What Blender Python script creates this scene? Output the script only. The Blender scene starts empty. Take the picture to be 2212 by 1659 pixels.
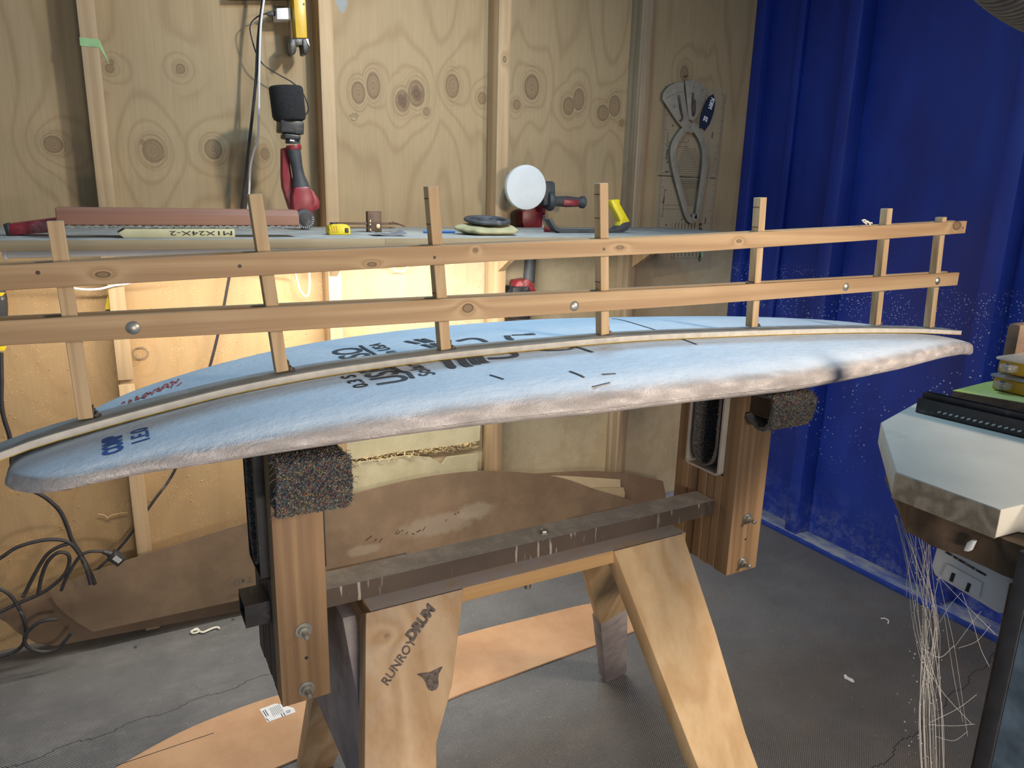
import bpy, bmesh, math, random
from mathutils import Vector, Matrix, noise
random.seed(7)
S = bpy.context.scene
COL = S.collection

# ------------------------------------------------------------------ camera
W, HH = 2212.0, 1659.0
F_PX, YAW, PITCH, ROLL, EYE = 1598.98, 0.506789364, 0.249916847, 0.0250195096, 1.3196
_f = Vector((math.sin(YAW)*math.cos(PITCH), math.cos(YAW)*math.cos(PITCH), -math.sin(PITCH)))
_r0 = Vector((math.cos(YAW), -math.sin(YAW), 0)); _u0 = _r0.cross(_f)
_r = math.cos(ROLL)*_r0 + math.sin(ROLL)*_u0
_u = _r.cross(_f)
CAMP = Vector((0, 0, EYE))
cam_d = bpy.data.cameras.new('camera'); cam = bpy.data.objects.new('camera', cam_d); COL.objects.link(cam)
cam_d.sensor_fit = 'HORIZONTAL'; cam_d.sensor_width = 36.0; cam_d.lens = 36.0*F_PX/W
cam_d.clip_start = 0.05; cam_d.clip_end = 50
cam.matrix_world = Matrix.Translation(CAMP) @ Matrix((_r, _u, -_f)).transposed().to_4x4()
S.camera = cam

def at(px, py, X=None, Y=None, Z=None):
    """world point on a plane of constant X, Y or Z"""
    d = _f + _r*((px-W/2)/F_PX) - _u*((py-HH/2)/F_PX)
    if X is not None: t = (X-CAMP.x)/d.x
    elif Y is not None: t = (Y-CAMP.y)/d.y
    else: t = (Z-CAMP.z)/d.z
    return CAMP + d*t

# ------------------------------------------------------------------ world and light
S.view_settings.view_transform = 'Standard'; S.view_settings.look = 'None'
S.view_settings.gamma = 1.0; S.view_settings.use_curve_mapping = False
S.view_settings.exposure = -0.12
wd = bpy.data.worlds.new('World'); S.world = wd; wd.use_nodes = True
bg = wd.node_tree.nodes['Background']; bg.inputs[0].default_value = (0.66, 0.82, 1.0, 1); bg.inputs[1].default_value = 0.29

def area(name, loc, target, sx, sy, power, color, spread=math.pi):
    l = bpy.data.lights.new(name, 'AREA'); l.shape = 'RECTANGLE'; l.size = sx; l.size_y = sy
    l.energy = power; l.color = color; l.spread = spread
    o = bpy.data.objects.new(name, l); COL.objects.link(o); o.location = loc
    d = Vector(target)-Vector(loc); o.rotation_euler = d.to_track_quat('-Z', 'Y').to_euler()
    return o
area('overhead_lamp_light', (0.86, 1.36, 2.22), (0.80, 1.46, 0.8), 0.34, 0.10, 13, (0.40, 0.71, 1.0))
area('side_lamp_light', (1.75, -0.55, 1.62), (1.0, 1.25, 0.85), 0.25, 0.25, 11.5, (1.0, 0.82, 0.65), 1.7)
area('leg_fill_light', (0.30, -0.95, 0.95), (0.60, 1.0, 0.40), 0.5, 0.2, 9, (1.0, 0.84, 0.70), 1.9)  # added warm fill behind the camera, aimed at the trestle legs
area('wall_lamp_light', (0.95, 1.22, 2.15), (0.50, 2.36, 1.50), 0.07, 0.07, 5.2, (1.0, 0.86, 0.68), 2.0)
area('shelf_lamp_light', (0.84, 1.965, 1.166), (0.88, 2.18, 0.8), 0.62, 0.03, 13, (1.0, 0.95, 0.86))
area('shelf_lamp_light_left', (0.18, 1.965, 1.166), (0.18, 2.16, 0.8), 0.64, 0.03, 6, (1.0, 0.90, 0.76))

# ------------------------------------------------------------------ node helpers
class NT:
    def __init__(s, name):
        s.m = bpy.data.materials.new(name); s.m.use_nodes = True
        s.t = s.m.node_tree; s.n = s.t.nodes; s.l = s.t.links
        s.b = s.n['Principled BSDF']; s.tc = s.n.new('ShaderNodeTexCoord')
    def setv(s, sock, v):
        if hasattr(v, 'is_output') or isinstance(v, bpy.types.NodeSocket): s.l.new(v, sock)
        else:
            if isinstance(v, (tuple, list)) and len(v) == 3 and sock.type == 'RGBA': v = (*v, 1)
            sock.default_value = v
    def vec(s): return s.tc.outputs['Object']
    def mapping(s, v, scale=(1, 1, 1), rot=(0, 0, 0), loc=(0, 0, 0)):
        m = s.n.new('ShaderNodeMapping'); s.l.new(v, m.inputs[0])
        m.inputs['Scale'].default_value = scale; m.inputs['Rotation'].default_value = rot; m.inputs['Location'].default_value = loc
        return m.outputs[0]
    def noise(s, v, scale=5, detail=3, rough=.55, dist=0.0):
        m = s.n.new('ShaderNodeTexNoise'); s.l.new(v, m.inputs['Vector'])
        m.inputs['Scale'].default_value = scale; m.inputs['Detail'].default_value = detail
        m.inputs['Roughness'].default_value = rough; m.inputs['Distortion'].default_value = dist
        return m.outputs['Fac']
    def voro(s, v, scale=10, feature='F1', out='Distance'):
        m = s.n.new('ShaderNodeTexVoronoi'); s.l.new(v, m.inputs['Vector']); m.feature = feature
        m.inputs['Scale'].default_value = scale
        return m.outputs[out]
    def math(s, op, a, b=None, c=None, clamp=False):
        m = s.n.new('ShaderNodeMath'); m.operation = op; m.use_clamp = clamp
        s.setv(m.inputs[0], a)
        if b is not None: s.setv(m.inputs[1], b)
        if c is not None: s.setv(m.inputs[2], c)
        return m.outputs[0]
    def vmath(s, op, a, b=None):
        m = s.n.new('ShaderNodeVectorMath'); m.operation = op
        s.setv(m.inputs[0], a)
        if b is not None: s.setv(m.inputs[1], b)
        return m.outputs['Value'] if op in ('LENGTH', 'DISTANCE', 'DOT_PRODUCT') else m.outputs[0]
    def ramp(s, fac, stops, interp='LINEAR'):
        m = s.n.new('ShaderNodeValToRGB'); s.l.new(fac, m.inputs[0]); cr = m.color_ramp; cr.interpolation = interp
        while len(cr.elements) < len(stops): cr.elements.new(0.5)
        for e, (p, c) in zip(cr.elements, stops):
            e.position = p; e.color = (*c, 1) if isinstance(c, (tuple, list)) else (c, c, c, 1)
        return m.outputs[0]
    def mix(s, fac, a, b, blend='MIX'):
        m = s.n.new('ShaderNodeMix'); m.data_type = 'RGBA'; m.blend_type = blend
        s.setv(m.inputs[0], fac); s.setv(m.inputs[6], a); s.setv(m.inputs[7], b)
        return m.outputs[2]
    def sep(s, v):
        m = s.n.new('ShaderNodeSeparateXYZ'); s.l.new(v, m.inputs[0]); return m.outputs
    def comb(s, x, y, z):
        m = s.n.new('ShaderNodeCombineXYZ'); s.setv(m.inputs[0], x); s.setv(m.inputs[1], y); s.setv(m.inputs[2], z); return m.outputs[0]
    def smooth(s, v, a, b):
        m = s.n.new('ShaderNodeMapRange'); m.interpolation_type = 'SMOOTHSTEP'
        s.setv(m.inputs[0], v); m.inputs[1].default_value = a; m.inputs[2].default_value = b
        return m.outputs[0]
    def bump(s, h, strength=.3, dist=.001):
        m = s.n.new('ShaderNodeBump'); m.inputs['Strength'].default_value = strength; m.inputs['Distance'].default_value = dist
        s.l.new(h, m.inputs['Height']); s.l.new(m.outputs[0], s.b.inputs['Normal'])
    def out(s, col, rough=.6, metal=0.0, spec=None):
        s.setv(s.b.inputs['Base Color'], col); s.setv(s.b.inputs['Roughness'], rough); s.setv(s.b.inputs['Metallic'], metal)
        if spec is not None: s.b.inputs['Specular IOR Level'].default_value = spec
        return s.m

def plain(name, col, rough=.5, metal=0.0, var=.12, scale=40, dust=0.0, dustcol=(.62, .60, .55), bump=.15, spec=None):
    t = NT(name); v = t.vec()
    n = t.noise(v, scale, 4)
    c = t.mix(t.ramp(n, [(.3, 0.0), (.7, 1.0)]), tuple(x*(1-var) for x in col), tuple(min(1, x*(1+var)) for x in col))
    if dust > 0:
        d = t.noise(v, 9, 5, .7)
        c = t.mix(t.math('MULTIPLY', t.smooth(d, .62-dust*.45, .80-dust*.3), min(1.0, .35+dust)), c, dustcol)
    t.bump(t.noise(v, scale*4, 3), bump, .0006)
    return t.out(c, rough, metal, spec)

def wood(name, c1, c2, axis=2, freq=60, stretch=.035, rough=.65, knots=(), dust=0.0, dustcol=(.66, .64, .60), streak=None, contrast=1.0):
    """straight-grained timber; axis = direction of the grain"""
    t = NT(name); v = t.vec()
    sc = [1, 1, 1]; sc[axis] = stretch
    vv = v
    dmin = None
    for (kx, ky, kz, r, asp) in knots:
        a = [1/r, 1/r, 1/r]; a[axis] = 1/(r*asp)
        d = t.vmath('LENGTH', t.vmath('MULTIPLY', t.vmath('SUBTRACT', v, (kx, ky, kz)), tuple(a)))
        dmin = d if dmin is None else t.math('MINIMUM', dmin, d)
    m = t.mapping(vv, tuple(sc))
    warp = t.noise(m, freq*.18, 2, .5)
    if dmin is not None:
        warp = t.math('ADD', warp, t.math('MULTIPLY', t.math('POWER', 2.718, t.math('MULTIPLY', dmin, -.8)), .55))
    ringc = t.math('MULTIPLY', t.math('ADD', warp, t.math('MULTIPLY', t.noise(m, freq*.6, 2), .12)), 38.0)
    rings = t.math('ADD', t.math('MULTIPLY', t.math('SINE', ringc), .5), .5)
    fine = t.noise(m, freq*3.2, 3, .6)
    f = t.math('ADD', t.math('MULTIPLY', rings, .5), t.math('MULTIPLY', fine, .6))
    col = t.ramp(f, [(.18, c2), (.55, tuple((a+b)/2 for a, b in zip(c1, c2))), (.9, c1)])
    big = t.noise(v, 7, 3)
    col = t.mix(t.math('MULTIPLY', t.smooth(big, .45, .75), .35*contrast), col, c2)
    if streak is not None:
        sm = t.noise(t.mapping(v, tuple(sc)), freq*.35, 2, .5)
        col = t.mix(t.math('MULTIPLY', t.smooth(sm, .60, .68), .85), col, streak)
    if dmin is not None:
        core = t.math('SUBTRACT', 1.0, t.smooth(dmin, .75, 1.15))
        edge = t.math('SUBTRACT', 1.0, t.smooth(t.math('ABSOLUTE', t.math('SUBTRACT', dmin, 1.0)), .05, .28))
        col = t.mix(t.math('MULTIPLY', core, .65), col, tuple(x*.45 for x in c2))
        col = t.mix(t.math('MULTIPLY', edge, .8), col, tuple(x*.22 for x in c2))
    if dust > 0:
        d = t.noise(v, 22, 5, .75)
        nz = t.sep(t.tc.outputs['Normal'])[2]
        up = t.smooth(nz, .5, .9)
        amt = t.math('MULTIPLY', up, t.smooth(d, .50-.3*dust, .62), clamp=True)
        amt2 = t.math('MAXIMUM', t.math('MULTIPLY', amt, min(1, .4+dust)), t.math('MULTIPLY', t.smooth(d, .66, .8), dust*.25))
        col = t.mix(amt2, col, dustcol)
    t.bump(f, .25, .0006)
    return t.out(col, rough)

# ------------------------------------------------------------------ mesh helpers
class MB:
    def __init__(s): s.v = []; s.f = []; s.mi = []
    def add(s, vs, fs, mi=0):
        o = len(s.v); s.v += [Vector(v) for v in vs]; s.f += [[i+o for i in f] for f in fs]; s.mi += [mi]*len(fs); return s
    def box(s, x0, x1, y0, y1, z0, z1, mi=0):
        vs = [(x, y, z) for z in (z0, z1) for y in (y0, y1) for x in (x0, x1)]
        return s.add(vs, [(0, 2, 3, 1), (4, 5, 7, 6), (0, 1, 5, 4), (2, 6, 7, 3), (0, 4, 6, 2), (1, 3, 7, 5)], mi)
    def obb(s, c, ax, ay, az, hx, hy, hz, mi=0):
        c = Vector(c); ax = Vector(ax).normalized(); ay = Vector(ay).normalized(); az = Vector(az).normalized()
        vs = [c+ax*hx*i+ay*hy*j+az*hz*k for k in (-1, 1) for j in (-1, 1) for i in (-1, 1)]
        return s.add(vs, [(0, 2, 3, 1), (4, 5, 7, 6), (0, 1, 5, 4), (2, 6, 7, 3), (0, 4, 6, 2), (1, 3, 7, 5)], mi)
    def prism(s, pts, ext, mi=0):
        pts = [Vector(p) for p in pts]; ext = Vector(ext); n = len(pts)
        vs = pts+[p+ext for p in pts]
        fs = [list(range(n))[::-1], list(range(n, 2*n))]+[(i, (i+1) % n, n+(i+1) % n, n+i) for i in range(n)]
        return s.add(vs, fs, mi)
    def tube(s, path, r, n=8, mi=0, cap=True, prof=None):
        P = [Vector(p) for p in path]; L = len(P); vs = []; fs = []
        up = None
        for i, p in enumerate(P):
            tg = (P[min(i+1, L-1)]-P[max(i-1, 0)])
            if tg.length < 1e-9: tg = Vector((0, 0, 1))
            tg.normalize()
            if up is None: up = tg.orthogonal().normalized()
            up = (up-tg*up.dot(tg))
            if up.length < 1e-6: up = tg.orthogonal()
            up.normalize(); sd = tg.cross(up)
            rr = r[i] if isinstance(r, (list, tuple)) else r
            for k in range(n):
                a = 2*math.pi*k/n; vs.append(p+(up*math.cos(a)+sd*math.sin(a))*rr)
        for i in range(L-1):
            for k in range(n):
                fs.append((i*n+k, i*n+(k+1) % n, (i+1)*n+(k+1) % n, (i+1)*n+k))
        if cap: fs.append(list(range(n))[::-1]); fs.append([(L-1)*n+k for k in range(n)])
        return s.add(vs, fs, mi)
    def lathe(s, p0, d, prof, n=28, mi=0, sx=1.0, refv=None):
        """prof: (distance along d, radius)"""
        d = Vector(d).normalized(); a = Vector(refv) if refv else d.orthogonal(); a = (a-d*a.dot(d)).normalized(); b = d.cross(a)
        vs = []; fs = []
        for (t, r) in prof:
            for k in range(n):
                th = 2*math.pi*k/n; vs.append(Vector(p0)+d*t+(a*math.cos(th)*sx+b*math.sin(th))*r)
        for i in range(len(prof)-1):
            for k in range(n): fs.append((i*n+k, i*n+(k+1) % n, (i+1)*n+(k+1) % n, (i+1)*n+k))
        fs.append(list(range(n))[::-1]); fs.append([(len(prof)-1)*n+k for k in range(n)])
        return s.add(vs, fs, mi)
    def strip(s, path, w, t, up=(0, 0, 1), mi=0):
        """ribbon of width w (across) and thickness t"""
        P = [Vector(p) for p in path]; L = len(P); vs = []; fs = []
        for i, p in enumerate(P):
            tg = (P[min(i+1, L-1)]-P[max(i-1, 0)]).normalized(); sd = tg.cross(Vector(up)).normalized(); nn = sd.cross(tg)
            for (a, b) in ((-1, -1), (1, -1), (1, 1), (-1, 1)): vs.append(p+sd*a*w/2+nn*b*t/2)
        for i in range(L-1):
            for k in range(4): fs.append((i*4+k, i*4+(k+1) % 4, (i+1)*4+(k+1) % 4, (i+1)*4+k))
        fs += [(3, 2, 1, 0), tuple((L-1)*4+k for k in range(4))]
        return s.add(vs, fs, mi)
    def grid(s, fn, nu, nv, closed_v=False, mi=0):
        vs = [fn(i/(nu-1), j/(nv if closed_v else nv-1)) for i in range(nu) for j in range(nv)]
        fs = []
        for i in range(nu-1):
            for j in range(nv if closed_v else nv-1):
                fs.append((i*nv+j, i*nv+(j+1) % nv, (i+1)*nv+(j+1) % nv, (i+1)*nv+j))
        return s.add(vs, fs, mi)

def cat(pts, n=8):
    P = [Vector(p) for p in pts]; P = [P[0]*2-P[1]]+P+[P[-1]*2-P[-2]]; o = []
    for i in range(1, len(P)-2):
        for k in range(n):
            t = k/n; a, b, c, d = P[i-1], P[i], P[i+1], P[i+2]
            o.append(.5*((2*b)+(c-a)*t+(2*a-5*b+4*c-d)*t*t+(3*b-3*c+d-a)*t**3))
    o.append(P[-2]); return o

def world_loc(o):
    l = Vector(o.location)
    while o.parent: o = o.parent; l += Vector(o.location)
    return l

def obj(name, mb, mat, parent=None, origin=None, bevel=0.0, seg=2, angle=35, mesh=None, label=None):
    """one mesh object from world coordinates; children share the origin of their parent"""
    if mesh is None:
        me = bpy.data.meshes.new(name); me.from_pydata([tuple(v) for v in mb.v], [], mb.f)
        for p, m in zip(me.polygons, mb.mi): p.material_index = m
        bm = bmesh.new(); bm.from_mesh(me)
        bmesh.ops.recalc_face_normals(bm, faces=bm.faces)
        if bevel > 0:
            es = [e for e in bm.edges if len(e.link_faces) == 2 and e.calc_face_angle(0) > math.radians(30)]
            bmesh.ops.bevel(bm, geom=es, offset=bevel, segments=seg, affect='EDGES', profile=.5, clamp_overlap=True)
        bm.to_mesh(me); bm.free()
    else: me = mesh; me.name = name
    for m in (mat if isinstance(mat, (list, tuple)) else [mat]): me.materials.append(m)
    if parent is not None: org = world_loc(parent)
    elif origin is not None: org = Vector(origin)
    else:
        xs = [v.co.x for v in me.vertices]; ys = [v.co.y for v in me.vertices]; zs = [v.co.z for v in me.vertices]
        org = Vector(((min(xs)+max(xs))/2, (min(ys)+max(ys))/2, min(zs)))
    me.transform(Matrix.Translation(-org))
    for p in me.polygons: p.use_smooth = True
    me.set_sharp_from_angle(angle=math.radians(angle))
    o = bpy.data.objects.new(name, me); COL.objects.link(o)
    if parent is not None: o.parent = parent
    else: o.location = org
    if label: o['label'] = label
    return o
def tag(o, label, catg, group=None, kind=None):
    o['label'] = label; o['category'] = catg
    if group: o['group'] = group
    if kind: o['kind'] = kind
    return o
def thing(name, loc, label, catg, group=None):
    o = bpy.data.objects.new(name, None); o.empty_display_size = .05; COL.objects.link(o); o.location = loc
    return tag(o, label, catg, group)
def struct(name, mb, mat, bevel=0.0, origin=(0, 0, 0)):
    o = obj(name, mb, mat, origin=origin, bevel=bevel); o['kind'] = 'structure'; return o
def text_mesh(body, size, loc, right, up, ext=.0004, bold=0.0, shear=0.0, align='LEFT', sx=1.0, drape=None, sub=0):
    cu = bpy.data.curves.new('txt', 'FONT'); cu.body = body; cu.size = size; cu.extrude = ext; cu.offset = bold; cu.shear = shear
    cu.align_x = align; cu.resolution_u = 3; cu.space_line = .95
    tmp = bpy.data.objects.new('txt', cu); COL.objects.link(tmp)
    dg = bpy.context.evaluated_depsgraph_get(); me = bpy.data.meshes.new_from_object(tmp.evaluated_get(dg))
    bpy.data.objects.remove(tmp); bpy.data.curves.remove(cu)
    r = Vector(right).normalized(); u = Vector(up); u = (u-r*u.dot(r)).normalized(); n = r.cross(u)
    loc = Vector(loc)
    for v in me.vertices: v.co = loc+r*v.co.x*sx+u*v.co.y+n*(v.co.z+ext)
    if drape:
        for v in me.vertices: v.co = drape(v.co)
    me.materials.clear()
    return me

# ------------------------------------------------------------------ room constants
YW, YS = 2.36, 2.2835            # back wall plane, stud faces
XR, XRF = 2.415, 2.34            # right wall plane, faces of its ribs

# ------------------------------------------------------------------ materials
def ply_wall():
    t = NT('plywood_wall'); v = t.vec()
    K = [(.069, 1.618, .010, .010), (.075, 1.634, .006, .007), (.243, 1.634, .011, .012), (.236, 1.626, .005, .006), (-.08, 1.419, .020, .020), (-.095, 1.413, .006, .008),
         (.156, 1.414, .025, .029), (.313, 1.426, .022, .026), (.13, 1.436, .006, .007), (.178, 1.402, .006, .007), (.455, 1.42, .012, .016),
         (.744, 1.613, .020, .030), (.792, 1.637, .020, .036), (.887, 1.60, .022, .030), (.935, 1.626, .026, .036), (.969, 1.574, .011, .013),
         (1.06, 1.659, .022, .034), (1.168, 1.63, .014, .018), (1.301, 1.62, .014, .016), (1.359, 1.681, .026, .038), (1.512, 1.631, .022, .028),
         (1.554, 1.656, .022, .034), (1.663, 1.618, .024, .026), (1.713, 1.646, .024, .034), (1.749, 1.589, .011, .012), (2.031, 1.788, .018, .024),
         (2.13, 1.66, .03, .05), (.05, .83, .02, .02), (.52, .80, .016, .02), (-.15, .60, .03, .03)]
    dmin = None
    for (kx, kz, rx, rz) in K:
        d = t.vmath('LENGTH', t.vmath('MULTIPLY', t.vmath('SUBTRACT', v, (kx, YW, kz)), (1/rx, 0.0, 1/rz)))
        dmin = d if dmin is None else t.math('MINIMUM', dmin, d)
    infl = t.math('POWER', 2.718, t.math('MULTIPLY', dmin, -.38))
    m = t.mapping(v, (1, 1, .10))
    w = t.noise(m, 3.6, 2, .5, .4)
    w = t.math('ADD', w, t.math('MULTIPLY', infl, .60))
    rings = t.math('SINE', t.math('MULTIPLY', w, 50.0))
    rings = t.math('POWER', t.math('ADD', t.math('MULTIPLY', rings, .5), .5), 6.0)
    fine = t.noise(t.mapping(v, (1, 1, .05)), 130, 3, .6)
    col = t.ramp(fine, [(.3, (.335, .252, .142)), (.7, (.375, .285, .162))])
    col = t.mix(t.math('MULTIPLY', rings, .30), col, (.19, .115, .048))
    big = t.noise(t.mapping(v, (1, 1, .5)), 2.4, 3, .6)
    col = t.mix(t.math('MULTIPLY', t.smooth(big, .50, .75), .28), col, (.26, .17, .08))
    # near-knot darkening and knots themselves
    krings0 = t.math('ADD', t.math('MULTIPLY', t.math('SINE', t.math('ADD', t.math('MULTIPLY', dmin, 17.0), t.math('MULTIPLY', t.noise(v, 30, 2), 5.0))), .6), .4)
    halo = t.math('SUBTRACT', 1.0, t.smooth(dmin, 1.0, 2.6))
    col = t.mix(t.math('MULTIPLY', t.math('MULTIPLY', halo, t.math('ADD', .35, krings0)), .30), col, (.15, .09, .042))
    krings = t.math('ADD', t.math('MULTIPLY', t.math('SINE', t.math('MULTIPLY', dmin, 20.0)), .5), .5)
    core = t.math('SUBTRACT', 1.0, t.smooth(dmin, .80, 1.08))
    col = t.mix(t.math('MULTIPLY', core, .50), col, t.mix(krings, (.12, .070, .038), (.20, .13, .072)))
    edge = t.math('SUBTRACT', 1.0, t.smooth(t.math('ABSOLUTE', t.math('SUBTRACT', dmin, .98)), .02, .18))
    col = t.mix(t.math('MULTIPLY', edge, .42), col, (.05, .03, .018))
    for (kx, kz, rx, rz) in ((.887, 1.60, .019, .026), (.935, 1.626, .021, .028)):
        d = t.vmath('LENGTH', t.vmath('MULTIPLY', t.vmath('SUBTRACT', v, (kx, YW, kz)), (1/rx, 0.0, 1/rz)))
        col = t.mix(t.math('MULTIPLY', t.math('SUBTRACT', 1.0, t.smooth(t.math('ADD', d, t.noise(v, 70, 3)), 1.0, 1.6)), .6), col, (.07, .03, .025))
    # sanding dust stuck below shelf height
    x, y, z = t.sep(v)
    low = t.math('SUBTRACT', 1.0, t.smooth(z, 1.05, 1.25))
    dn = t.noise(v, 7, 6, .75)
    dustc = t.mix(t.smooth(x, .55, 1.2), (.44, .275, .125), (.46, .41, .285))
    col = t.mix(t.math('MULTIPLY', low, t.math('ADD', .45, t.math('MULTIPLY', t.smooth(dn, .4, .62), .35))), col, dustc)
    sp = t.voro(v, 190)
    spm = t.math('MULTIPLY', t.math('SUBTRACT', 1.0, t.smooth(sp, .14, .30)), t.smooth(t.noise(v, 14, 3), .46, .60))
    col = t.mix(t.math('MULTIPLY', t.math('MULTIPLY', spm, low), .75), col, (.74, .60, .36))
    # blue smudge of filler paint
    d = t.vmath('LENGTH', t.vmath('MULTIPLY', t.vmath('SUBTRACT', v, (.70, YW, 1.865)), (1/.020, 0.0, 1/.036)))
    d2 = t.vmath('LENGTH', t.vmath('MULTIPLY', t.vmath('SUBTRACT', v, (.695, YW, 1.935)), (1/.03, 0.0, 1/.02)))
    bl = t.math('SUBTRACT', 1.0, t.smooth(t.math('ADD', t.math('MINIMUM', d, d2), t.math('MULTIPLY', t.noise(v, 60, 3), .8)), 1.0, 1.4))
    col = t.mix(t.math('MULTIPLY', bl, .75), col, (.24, .33, .40))
    bn = t.math('ADD', t.math('MULTIPLY', spm, low), t.math('MULTIPLY', fine, .35))
    t.bump(bn, .5, .0025)
    return t.out(col, .68)
M = {}
M['ply'] = ply_wall()
M['stud'] = wood('framing_pine', (.50, .37, .225), (.36, .245, .13), 2, 70, .03, knots=((1.21, YS, 1.745, .006, 1.6), (1.79, YS, 1.55, .009, 1.5)))
def stud_grey():
    return wood('weathered_framing', (.44, .36, .25), (.25, .18, .11), 2, 70, .03, contrast=1.6)
M['studgrey'] = stud_grey()
M['jig_x'] = wood('batten_pine', (.52, .365, .205), (.36, .225, .115), 0, 85, .02,
                  knots=((-0.600, -0.020, 0.142, 0.0035, 2.2), (-0.255, -0.020, 0.147, 0.0030, 2.2), (-0.088, -0.020, 0.165, 0.0030, 1.2), (0.190, -0.020, 0.166, 0.0030, 2.5), (0.470, -0.020, 0.175, 0.0030, 2.0), (1.160, -0.020, 0.205, 0.0090, 1.6), (-0.100, -0.020, 0.075, 0.0065, 1.3)))
M['jig_z'] = wood('baton_pine', (.58, .43, .255), (.44, .30, .16), 2, 110, .03)
def post_wood(name, c1, c2, streak):
    return wood(name, c1, c2, 2, 75, .03, rough=.6, streak=streak, dust=.15)
M['post'] = post_wood('hardwood_block', (.335, .215, .115), (.20, .120, .060), (.09, .055, .032))
M['post_dark'] = post_wood('hardwood_laminate', (.33, .21, .115), (.17, .10, .055), (.035, .024, .018))
M['post_black'] = post_wood('dark_hardwood_laminate', (.085, .062, .05), (.045, .034, .030), (.02, .016, .014))
M['leg'] = wood('trestle_pine', (.70, .50, .30), (.50, .31, .155), 2, 34, .035, rough=.6, dust=.25,
                knots=((.308-.6, .895-1.0, .702, .013, .60),))
M['leg2'] = wood('trestle_pine_pale', (.72, .52, .29), (.56, .36, .17), 2, 40, .03, rough=.6, dust=.15)
M['legx'] = wood('trestle_beam_pine', (.66, .43, .20), (.48, .28, .11), 0, 60, .03, rough=.65, dust=1.2, dustcol=(.50, .44, .40))
M['primer'] = plain('primer_grey_paint', (.30, .26, .27), .75, var=.18, scale=14, dust=.45, dustcol=(.45, .41, .38))
M['steel'] = plain('dusty_steel', (.085, .068, .055), .55, .35, .35, 30, dust=.3, dustcol=(.40, .36, .31))
def dusty_steel():
    t = NT('dust_topped_steel'); v = t.vec(); nz = t.sep(t.tc.outputs['Normal'])[2]
    d = t.noise(v, 26, 5, .75); base = t.mix(t.noise(v, 12, 4), (.075, .055, .042), (.14, .105, .08))
    run = t.noise(t.mapping(v, (1, 1, .12)), 120, 2)
    side = t.mix(t.math('MULTIPLY', t.math('MULTIPLY', t.smooth(run, .62, .70), t.smooth(t.noise(v, 9, 3), .45, .6)), .8), base, (.55, .50, .43))
    top = t.mix(t.smooth(d, .35, .7), (.46, .44, .40), (.68, .66, .60))
    t.bump(d, .3, .001)
    return t.out(t.mix(t.smooth(nz, .5, .9), side, top), .6, .15)
M['tube'] = dusty_steel()
M['zinc'] = plain('zinc', (.45, .44, .40), .4, .85, .15, 60)
def foam():
    t = NT('blank_foam'); v = t.vec()
    n1 = t.noise(v, 60, 5, .7); n2 = t.noise(t.mapping(v, (.35, 1, 1), (0, 0, .35)), 90, 3, .6); n3 = t.noise(v, 14, 4, .7)
    x, y, z = t.sep(v)
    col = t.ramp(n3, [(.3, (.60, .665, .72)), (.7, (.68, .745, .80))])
    # skid marks of pencil and dirt
    mk = t.noise(t.mapping(v, (9, 40, 1), (0, 0, .25)), 1.6, 4, .7)
    mk2 = t.noise(v, 5.2, 2)
    col = t.mix(t.math('MULTIPLY', t.math('MULTIPLY', t.smooth(mk, .70, .74), t.smooth(mk2, .56, .62)), .8), col, (.10, .11, .13))
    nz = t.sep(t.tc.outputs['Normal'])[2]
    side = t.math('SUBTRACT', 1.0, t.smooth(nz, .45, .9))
    col = t.mix(t.math('MULTIPLY', side, .9), col, t.ramp(n3, [(.3, (.68, .615, .59)), (.7, (.84, .79, .765))]))  # warm lamplight put into the rail colour, pinker than the bluish top
    h = t.math('ADD', t.math('ADD', t.math('MULTIPLY', n1, .3), t.math('MULTIPLY', n2, .35)), t.math('MULTIPLY', t.math('MULTIPLY', t.noise(t.mapping(v, (.4, 1, 1)), 45, 6, .85, 1.2), side), 2.2))
    t.bump(h, .85, .006)
    return t.out(col, .75)
M['foam'] = foam()
def bluepaint():
    t = NT('blue_paint'); v = t.vec(); x, y, z = t.sep(v)
    n = t.noise(t.mapping(v, (1, 1, .3)), 9, 4, .6)
    col = t.ramp(n, [(.3, (.006, .023, .20)), (.7, (.010, .038, .31))])
    lowm = t.math('SUBTRACT', 1.0, t.smooth(z, .0, .28))
    sc = t.noise(v, 18, 6, .8)
    col = t.mix(t.math('MULTIPLY', t.math('MULTIPLY', lowm, t.smooth(sc, .42, .68)), .45), col, (.20, .24, .38))
    # flecks of foam dust
    vs = t.voro(v, 62); fm = t.math('SUBTRACT', 1.0, t.smooth(vs, .11, .20))
    band = t.math('MULTIPLY', t.smooth(z, .25, .5), t.math('SUBTRACT', 1.0, t.smooth(z, .98, 1.10)))
    dens = t.smooth(t.noise(v, 6, 4, .7), .42, .58)
    f = t.math('MULTIPLY', t.math('MULTIPLY', fm, band), dens)
    vs2 = t.voro(v, 120); fm2 = t.math('SUBTRACT', 1.0, t.smooth(vs2, .14, .24))
    band2 = t.math('MULTIPLY', t.smooth(z, .82, .90), t.math('SUBTRACT', 1.0, t.smooth(z, 1.04, 1.09)))
    f2 = t.math('MULTIPLY', t.math('MULTIPLY', fm2, band2), t.smooth(t.noise(v, 11, 4, .7), .44, .56))
    col = t.mix(t.math('MAXIMUM', f, f2), col, (.62, .68, .82))
    t.bump(t.noise(v, 45, 4), .18, .002)
    return t.out(col, t.math('ADD', .34, t.math('MULTIPLY', n, .25)))
M['blue'] = bluepaint()
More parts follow.
